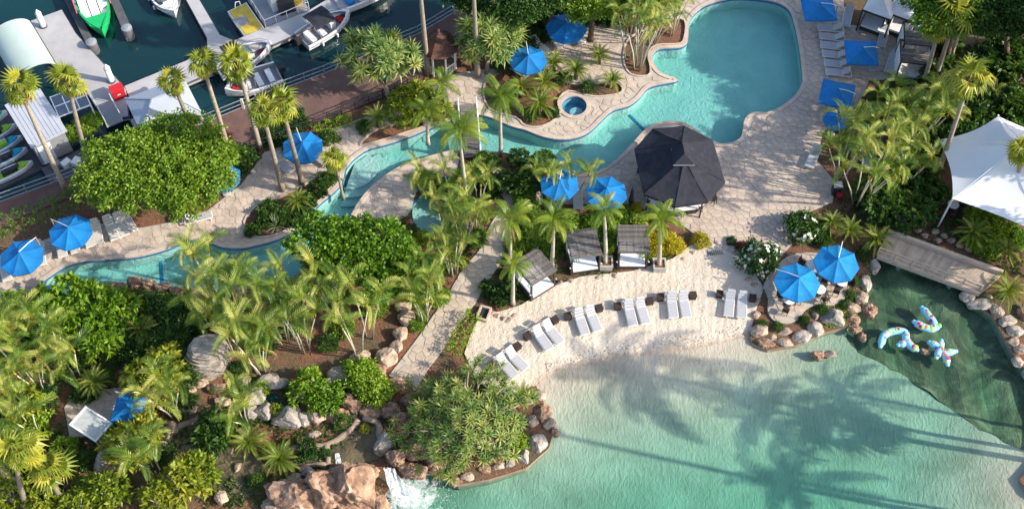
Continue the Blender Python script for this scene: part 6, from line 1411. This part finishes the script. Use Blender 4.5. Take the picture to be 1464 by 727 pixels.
bushes(((442, 553, 1.15), (470, 570, 1.05), (456, 572, .9)), 'rosette_bright', 'vivid lime green shrub beside the grotto pool', 'vivid shrubs at the grotto', h=.8)
bushes(((516, 536, 1.2), (536, 556, 1.1), (526, 546, 1.0)), 'leaf_bright', 'vivid rounded green shrub behind the waterfall', 'vivid shrubs behind the waterfall', h=.6)
bushes(((312, 610, 1.2), (298, 624, .9), (440, 640, .6)), 'rosette_deep', 'broad leaved green shrub hanging over the stream', 'shrubs over the stream', h=.8)
bushes(((196, 432, 1.0), (220, 440, 1.1), (246, 446, 1.2), (178, 478, 1.4), (208, 498, 1.3), (262, 470, 1.3), (240, 486, 1.2), (262, 512, 1.0), (110, 494, 1.3), (60, 480, 1.4), (14, 470, 1.3), (280, 450, 1.0)), 'leaf_deep', 'dark green shrub in the shaded garden below the winding pool', 'dark shrubs below the winding pool')
bushes(((378, 314, .6), (404, 308, .7), (420, 312, .6), (438, 290, .7), (452, 272, .6), (468, 256, .6), (385, 300, .7), (362, 328, .5)), 'rosette_deep', 'leafy shrub in the kerbed bed beside the narrow pool bend', 'shrubs in the kerbed pool bed')
_rr = random.Random(77)
def fill(px, n, kinds, label, group, rmin, rmax, h=None, keep=1.5):
    poly = PX(px); pts = []; tries = 0; xs = [p[0] for p in poly]; ys = [p[1] for p in poly]
    while len(pts) < n and tries < 4000:
        tries += 1; x, y = _rr.uniform(min(xs), max(xs)), _rr.uniform(min(ys), max(ys))
        if not inpoly(x, y, poly) or any(inpoly(x, y, a) for a in (RIVER, DECK, PATH, PATIO, LAGOON, BEACH, PLAZA, SPLASH, PATH2)) or any((x-a)**2+(y-b)**2 < keep**2 for a, b in pts): continue
        pts.append((x, y)); u, v = proj((x, y, .4)); bush(u, v, _rr.uniform(rmin, rmax), _rr.choice(kinds), label, group, h=h, sz=_rr.uniform(.8, 1.2), sy=_rr.uniform(.8, 1.15))
fill([(0, 430), (250, 425), (300, 560), (240, 727), (0, 727)], 30, ['leaf_deep', 'leaf_tree', 'rosette_deep', 'rosette_bright'], 'low mixed green shrub filling the thick lower garden', 'filler shrubs in the lower garden', .55, 1.15)
fill([(265, 425), (470, 420), (560, 430), (470, 500), (330, 545), (265, 540)], 14, ['leaf_deep', 'leaf_tree', 'rosette_deep'], 'low green shrub between the golden cane palms', 'filler shrubs among the golden canes', .45, .85)
fill([(330, 560), (560, 540), (560, 600), (470, 650), (380, 700), (330, 700)], 12, ['leaf_deep', 'rosette_bright', 'rosette_lime'], 'small green shrub among the stream rocks', 'filler shrubs by the stream', .3, .6)
fill([(560, 250), (770, 250), (700, 330), (600, 470), (560, 430)], 18, ['leaf_deep', 'rosette_deep', 'leaf_tree', 'rosette_lime'], 'low mixed shrub between island pool and garden path', 'filler shrubs by the island pool', .4, .85)
# hedges
def hedge(px, label, w_=1.0, h=1.0, m_='leaf_tree', seed=1):
    q = PX(px); b = q[0]; t = thing('hedge', label, 'hedge', (b[0], b[1], -.05)); g = np.random.default_rng(seed); C = []; Nn = []
    for i in range(len(q)-1):
        a, c = np.array(q[i]), np.array(q[i+1]); L = np.linalg.norm(c-a); n = int(L*26); d = (c-a)/L; pr = np.array([-d[1], d[0]])
        s = g.uniform(0, L, n); y = g.uniform(-1, 1, n); zz = g.uniform(.1, 1, n)**.5; side = g.random(n) < .45
        y = np.where(side, np.sign(y), y); zz = np.where(side, zz, 1.0)
        p = a+np.outer(s, d)+np.outer(y*w_/2, pr); C.append(np.column_stack([p-np.array(b), zz*h*g.uniform(.9, 1.08, n)])); Nn.append(np.column_stack([np.outer(y, pr), np.full(n, .8)]))
    C = np.concatenate(C); Nn = np.concatenate(Nn); ob('foliage', cloud_mesh('foliage', leaf_cloud(C, Nn, 9, .08, .17, .09, seed), m_), t)
    mb = MB()
    for i in range(len(q)-1):
        for k in range(4): s = Vector(q[i]).lerp(Vector(q[i+1]), (k+.5)/4)-Vector(b); mb.tube([(s.x, s.y, 0), (s.x, s.y, h*.8)], .04, 5)
    mb.ob('stems', 'trunk_brown', t)
hedge([(-40, 350), (0, 335), (60, 312), (125, 288), (170, 275)], 'clipped green hedge between promenade and the cream loungers', 1.5, 1.2)
hedge([(646, 512), (658, 488), (668, 466), (680, 452)], 'clipped hedge on the path side of the beach corner', .9, .8, 'leaf_tree', 2)
hedge([(450, 192), (480, 182), (505, 174)], 'low bright hedge below the black fence', .7, .6, 'leaf_bright', 3)
bushes(((420, 205, .8), (470, 196, .7), (520, 180, .6), (345, 225, 1.1), (305, 218, 1.0), (390, 190, .9), (420, 172, 1.0)), 'leaf_deep', 'dark shrub in the strip below the promenade', 'shrubs below the promenade')
bushes(((318, 200, .75), (308, 206, .6)), 'leaf_red', 'dark red cordyline shrub at the foot of a tall fan palm', 'red cordylines by the promenade')
bushes(((118, 182, .8), (132, 172, .7), (104, 190, .7)), 'leaf_bright', 'green tub shrub on the landing stage by the glass canopy', 'shrubs on the landing stage', h=.3)
bushes(((580, 142, 1.2), (598, 132, 1.1), (618, 148, 1.1), (572, 160, 1.0), (632, 158, .9), (598, 152, 1.1)), 'rosette_lime', 'yellow green broadleaf shrub between tall pandanus and footbridge', 'shrubs before the footbridge', h=1.0)
bushes(((752, 60, 1.0), (780, 42, 1.0), (730, 66, 1.1), (720, 88, .9), (838, 22, 1.0), (868, 20, 1.0), (765, 30, 1.2), (808, 8, 1.2), (886, 12, 1.1)), 'leaf_deep', 'dark shrub backing the upper terrace', 'shrubs backing the upper terrace')
bushes(((806, 112, .6), (840, 124, .55), (760, 162, .6), (790, 160, .5), (722, 140, .8)), 'leaf_deep', 'low dark shrub in the spa palm bed', 'low shrubs in the spa bed')
bushes(((690, 226, .6), (704, 232, .5), (742, 226, .7), (760, 238, .8), (775, 230, .9), (690, 246, .7), (722, 258, .8), (748, 262, 1.0), (770, 256, .9), (666, 250, .6)), 'rosette_deep', 'glossy broadleaf shrub on the garden side of the footbridge', 'shrubs near the footbridge', h=.7)
bushes(((752, 292, .9), (770, 320, 1.0), (760, 345, 1.0), (775, 360, .9), (810, 318, .9), (850, 318, .9), (842, 340, .8), (880, 305, .9), (875, 330, .8), (905, 312, .8), (870, 350, .6), (740, 350, .8), (800, 345, .8), (920, 365, .6)), 'leaf_tree', 'green shrub in the planting behind the pergola daybeds', 'shrubs behind the daybeds')
bushes(((925, 338, .85), (950, 344, .9), (964, 350, .7), (938, 352, .7), (1002, 343, .62)), 'leaf_croton', 'yellow croton shrub between bar and beach', 'yellow crotons')
bushes(((712, 420, .8), (700, 412, .6), (735, 400, .6)), 'rosette_deep', 'blue green broadleaf shrub at the path corner of the beach', 'shrubs at the beach corner')
bushes(((740, 628, .6), (700, 560, .6)), 'leaf_bright', 'small bright shrub in the shoreline rocks', 'small shore shrubs')
bushes(((1250, 270, 1.2), (1275, 285, 1.2), (1300, 250, 1.3), (1330, 275, 1.2), (1262, 300, 1.1), (1290, 310, 1.0), (1320, 300, 1.0), (1340, 200, 1.3), (1310, 165, 1.5), (1350, 150, 1.5), (1380, 190, 1.3), (1400, 150, 1.6), (1440, 150, 1.5), (1455, 110, 1.6), (1410, 95, 1.6), (1370, 110, 1.5), (1340, 110, 1.3), (1300, 140, 1.3), (1270, 150, 1.2), (1320, 225, 1.2), (1350, 60, 1.4), (1440, 70, 1.5), (1460, 165, 1.2)), 'rosette_deep', 'dark broadleaf understorey shrub in the palm grove by the marquee', 'understorey shrubs by the marquee', h=.9)
bushes(((1405, 305, 1.1), (1418, 330, 1.1), (1432, 320, 1.0), (1412, 352, .9), (1395, 345, .8), (1455, 340, .8)), 'leaf_bright', 'bright climbing shrub between dining table and bridge', 'bright shrubs by the bridge')
bushes(((1170, 325, .8), (1178, 342, .6), (1235, 362, .5), (1216, 420, .35), (1222, 402, .35), (1208, 434, .35), (1176, 442, .4), (1150, 456, .35), (1112, 466, .35), (1090, 462, .35)), 'leaf_deep', 'small green shrub tucked into the umbrella terrace edge', 'small terrace shrubs')
def gardenia(u, v, r_, label):
    t = bush(u, v, r_, 'leaf_deep', label, None, h=.6, sz=1.15, name='flowering_shrub'); r = random.Random(int(u)); fm = MB()
    for k in range(5): a = k*1.257; fm.add([(0, 0, .02), (.10*math.cos(a-.5), .10*math.sin(a-.5), .03), (.15*math.cos(a), .15*math.sin(a), .02), (.10*math.cos(a+.5), .10*math.sin(a+.5), .03)], [(0, 1, 2, 3)])
    me = fm.me('blossom', 'flower_white')
    for k in range(44):
        d = Vector((r.gauss(0, 1), r.gauss(0, 1), abs(r.gauss(.3, .8)))).normalized(); ob('blossom', me, t, (d.x*r_*1.05, d.y*r_*1.05, .65+d.z*r_*.98), d.to_track_quat('Z', 'Y').to_euler(), r.uniform(.8, 1.2))
gardenia(1085, 367, 1.25, 'rounded bush covered in white blossom at the sand edge'); gardenia(1147, 322, 1.15, 'dark bush with white blossom beside the paved deck'); gardenia(1106, 356, .5, 'small white blossomed bush beside the bigger one')
bush(1046, 344, .35, 'leaf_deep', 'tiny dark shrub by the drain grate'); bush(1060, 352, .4, 'leaf_red', 'small red leaved shrub beside the white blossomed bush')
# agaves
for i, (u, v, s, lb) in enumerate(((395, 320, 1.15, 'grey green agave at the wide bend of the winding pool'), (456, 254, .95, 'grey green agave near the lone parasol'), (444, 270, .7, 'smaller grey agave by the narrow pool bend'), (410, 300, .7, 'small agave behind the larger pool bend one'))):
    c = P(u, v, .3); t = thing('agave', lb, 'agave', (c.x, c.y, -.03), i); ob('leaf_rosette', FR['agave'][i % 2], t, (0, 0, .06), (0, 0, 0), s); mb = MB(); mb.lathe([(.12, 0), (.1, .12)], 8); mb.ob('stem', 'trunk_brown', t)
# potted flowers
for u, v, lb, m_ in ((909, 303, 'orange flowers in a dark pot beside the bar', 'leaf_dry'), (160, 548, 'terracotta pot by the garden patio', 'leaf_deep')):
    c = P(u, v); t = thing('flower_pot', lb, 'pot', (c.x, c.y, .05)); mb = MB(); mb.lathe([(.2, 0), (.3, .45), (.26, .45)], 12); mb.ob('pot', 'terracotta', t); ob('foliage', BUSH['leaf_croton' if m_ == 'leaf_dry' else m_][0], t, (0, 0, .55), (0, 0, 0), .38)
# -------- debris line on the sand
g = np.random.default_rng(21); sh = np.array(SHORE); k = g.uniform(3, len(sh)-3, 360); i0 = k.astype(int); q = sh[i0]+(sh[i0+1]-sh[i0])*(k-i0)[:, None]; q = q+np.array([-.12, 1.0])*(g.normal(.66, .22, len(q)))[:, None]+g.normal(0, .05, (len(q), 2))
V = leaf_cloud(np.column_stack([q, zbeach(q)+.015]), np.tile([0, 0, .05], (len(q), 1)), 1, np.array([.04, .04, .004]), .11, .05, 22, .05); kind(tag(ob('wrack_line', cloud_mesh('wrack_line', V, 'trunk_brown')), 'dark line of dry leaf debris along the lagoon shore', 'debris'), 'stuff')
# -------- ground cover
def cover(name, regions, n, label, mat, L, W, per, seed, avoid):
    g = np.random.default_rng(seed); C = []
    for poly, k in regions:
        q = np.array(PX(poly)); pts = np.column_stack([g.uniform(q[:, 0].min(), q[:, 0].max(), int(n*k)), g.uniform(q[:, 1].min(), q[:, 1].max(), int(n*k))]); m = inpoly_np(pts, [tuple(p) for p in q])
        for a in avoid: m &= ~inpoly_np(pts, a)
        cl = np.sin(pts[:, 0]*.8+seed)*np.sin(pts[:, 1]*.9+2*seed)+g.normal(0, .35, len(pts)); C.append(pts[m & (cl > .0)])
    C = np.concatenate(C); V = leaf_cloud(np.column_stack([C, np.full(len(C), .0)]), np.tile([0, 0, 1.0], (len(C), 1)), per, np.array([.09, .09, .02]), L, W, seed); o = ob(name, cloud_mesh(name, V, mat)); kind(tag(o, label, 'ground cover'), 'stuff')
AV = [RIVER, SPLASH, SPA, BEACH, LAGOON, MARINA, DECK, PLAZA, PATH, PATH2, TERRACE, PATIO, PROM]
cover('ground_cover', [([(0, 420), (260, 420), (400, 420), (330, 727), (0, 727)], 1.0), ([(330, 560), (560, 540), (560, 640), (400, 727), (330, 727)], .35)], 3600, 'low green ground cover through the lower garden', 'leaf_deep', .26, .09, 7, 3, AV)
cover('ground_cover', [([(1180, 130), (1464, 40), (1464, 400), (1250, 330), (1200, 310)], 1.0), ([(640, 60), (900, 0), (900, 60), (740, 110), (650, 110)], .5), ([(735, 250), (960, 290), (960, 370), (740, 430), (690, 440)], .4), ([(560, 240), (740, 240), (700, 330), (600, 470), (540, 420)], .35)], 4200, 'low dark ground cover under the palm groves', 'leaf_deep', .28, .10, 7, 4, AV)
cover('ground_cover', [([(60, 280), (300, 210), (560, 130), (640, 100), (640, 140), (480, 190), (340, 270), (60, 345)], 1.0), ([(1090, 400), (1240, 360), (1260, 450), (1100, 490)], .4)], 2200, 'low bright ground cover along the promenade and terrace beds', 'leaf_bright', .22, .08, 7, 5, AV)
# leaf litter on the mulch
g = np.random.default_rng(9); C = np.column_stack([g.uniform(-37, 40, 9000), g.uniform(-22, 30, 9000)]); m = np.ones(len(C), bool)
for a in AV: m &= ~inpoly_np(C, a)
C = C[m]; V = leaf_cloud(np.column_stack([C, np.full(len(C), -.02)]), np.tile([0, 0, .1], (len(C), 1)), 1, np.array([.1, .1, .01]), .22, .08, 11, .1); kind(tag(ob('leaf_litter', cloud_mesh('leaf_litter', V, 'leaf_dry')), 'dry fallen leaves scattered over the mulch beds', 'leaf litter'), 'stuff')

# -------- which one is which: the member standing nearest a landmark says so
LM = [('the pale awning', 130, 620), ('the blue square garden parasol', 183, 595), ('the stepped ledge rock', 296, 520), ('the grotto pool', 395, 585), ('the short stream rim', 312, 645), ('the garden path', 620, 470), ('the island plaza', 550, 290), ('the splash pool', 620, 305), ('the glossy green tree', 505, 400), ('the pool lane stripe', 230, 412), ('the spreading tree', 235, 295), ('the lone blue parasol', 432, 225), ('the footbridge', 674, 226), ('the round spa', 821, 152), ('the black bin', 1194, 280), ('the askew square parasol', 1198, 150), ('the white marquee', 1350, 250), ('the lagoon bridge', 1275, 340), ('the plank roofed cabana', 1298, 110), ('the dining table', 1398, 305), ('the gazebo', 632, 96), ('the bar', 971, 300), ('the middle daybed', 832, 372), ('the angled daybed', 763, 405), ('the planter by the crotons', 942, 383), ('the waterfall', 570, 690), ('the hedge', 60, 312), ('the red sandstone boulders', 480, 690), ('the foot wash', 692, 450), ('the drain grate', 1022, 362), ('the ticket kiosk', 245, 190), ('the upper terrace loungers', 800, 60), ('the tall pandanus', 560, 152), ('the garden patio', 150, 590)]
LMW = [(n_, P(u, v)) for n_, u, v in LM]
byl = {}
for o in sc.objects:
    if o.parent is None and o.get('label') and o.get('kind') is None: byl.setdefault(o['label'], []).append(o)
for lb, os_ in byl.items():
    if len(os_) < 2: continue
    used = set(); c0 = lb
    for n_, p in sorted(LMW, key=lambda q: min((o.location-q[1]).length for o in os_)):
        free = [o for o in os_ if o.name not in used]
        if not free: break
        o = min(os_, key=lambda x: (Vector((x.location.x, x.location.y, 0))-p).length)
        if o.name in used or (Vector((o.location.x, o.location.y, 0))-p).length > 7: continue
        new = c0 + ', the closest to ' + n_
        ws = new.split()
        if len(ws) > 15: new = ' '.join(c0.split()[:15-len(('the closest to '+n_).split())]).rstrip(',') + ', the closest to ' + n_
        o['label'] = new; used.add(o.name)
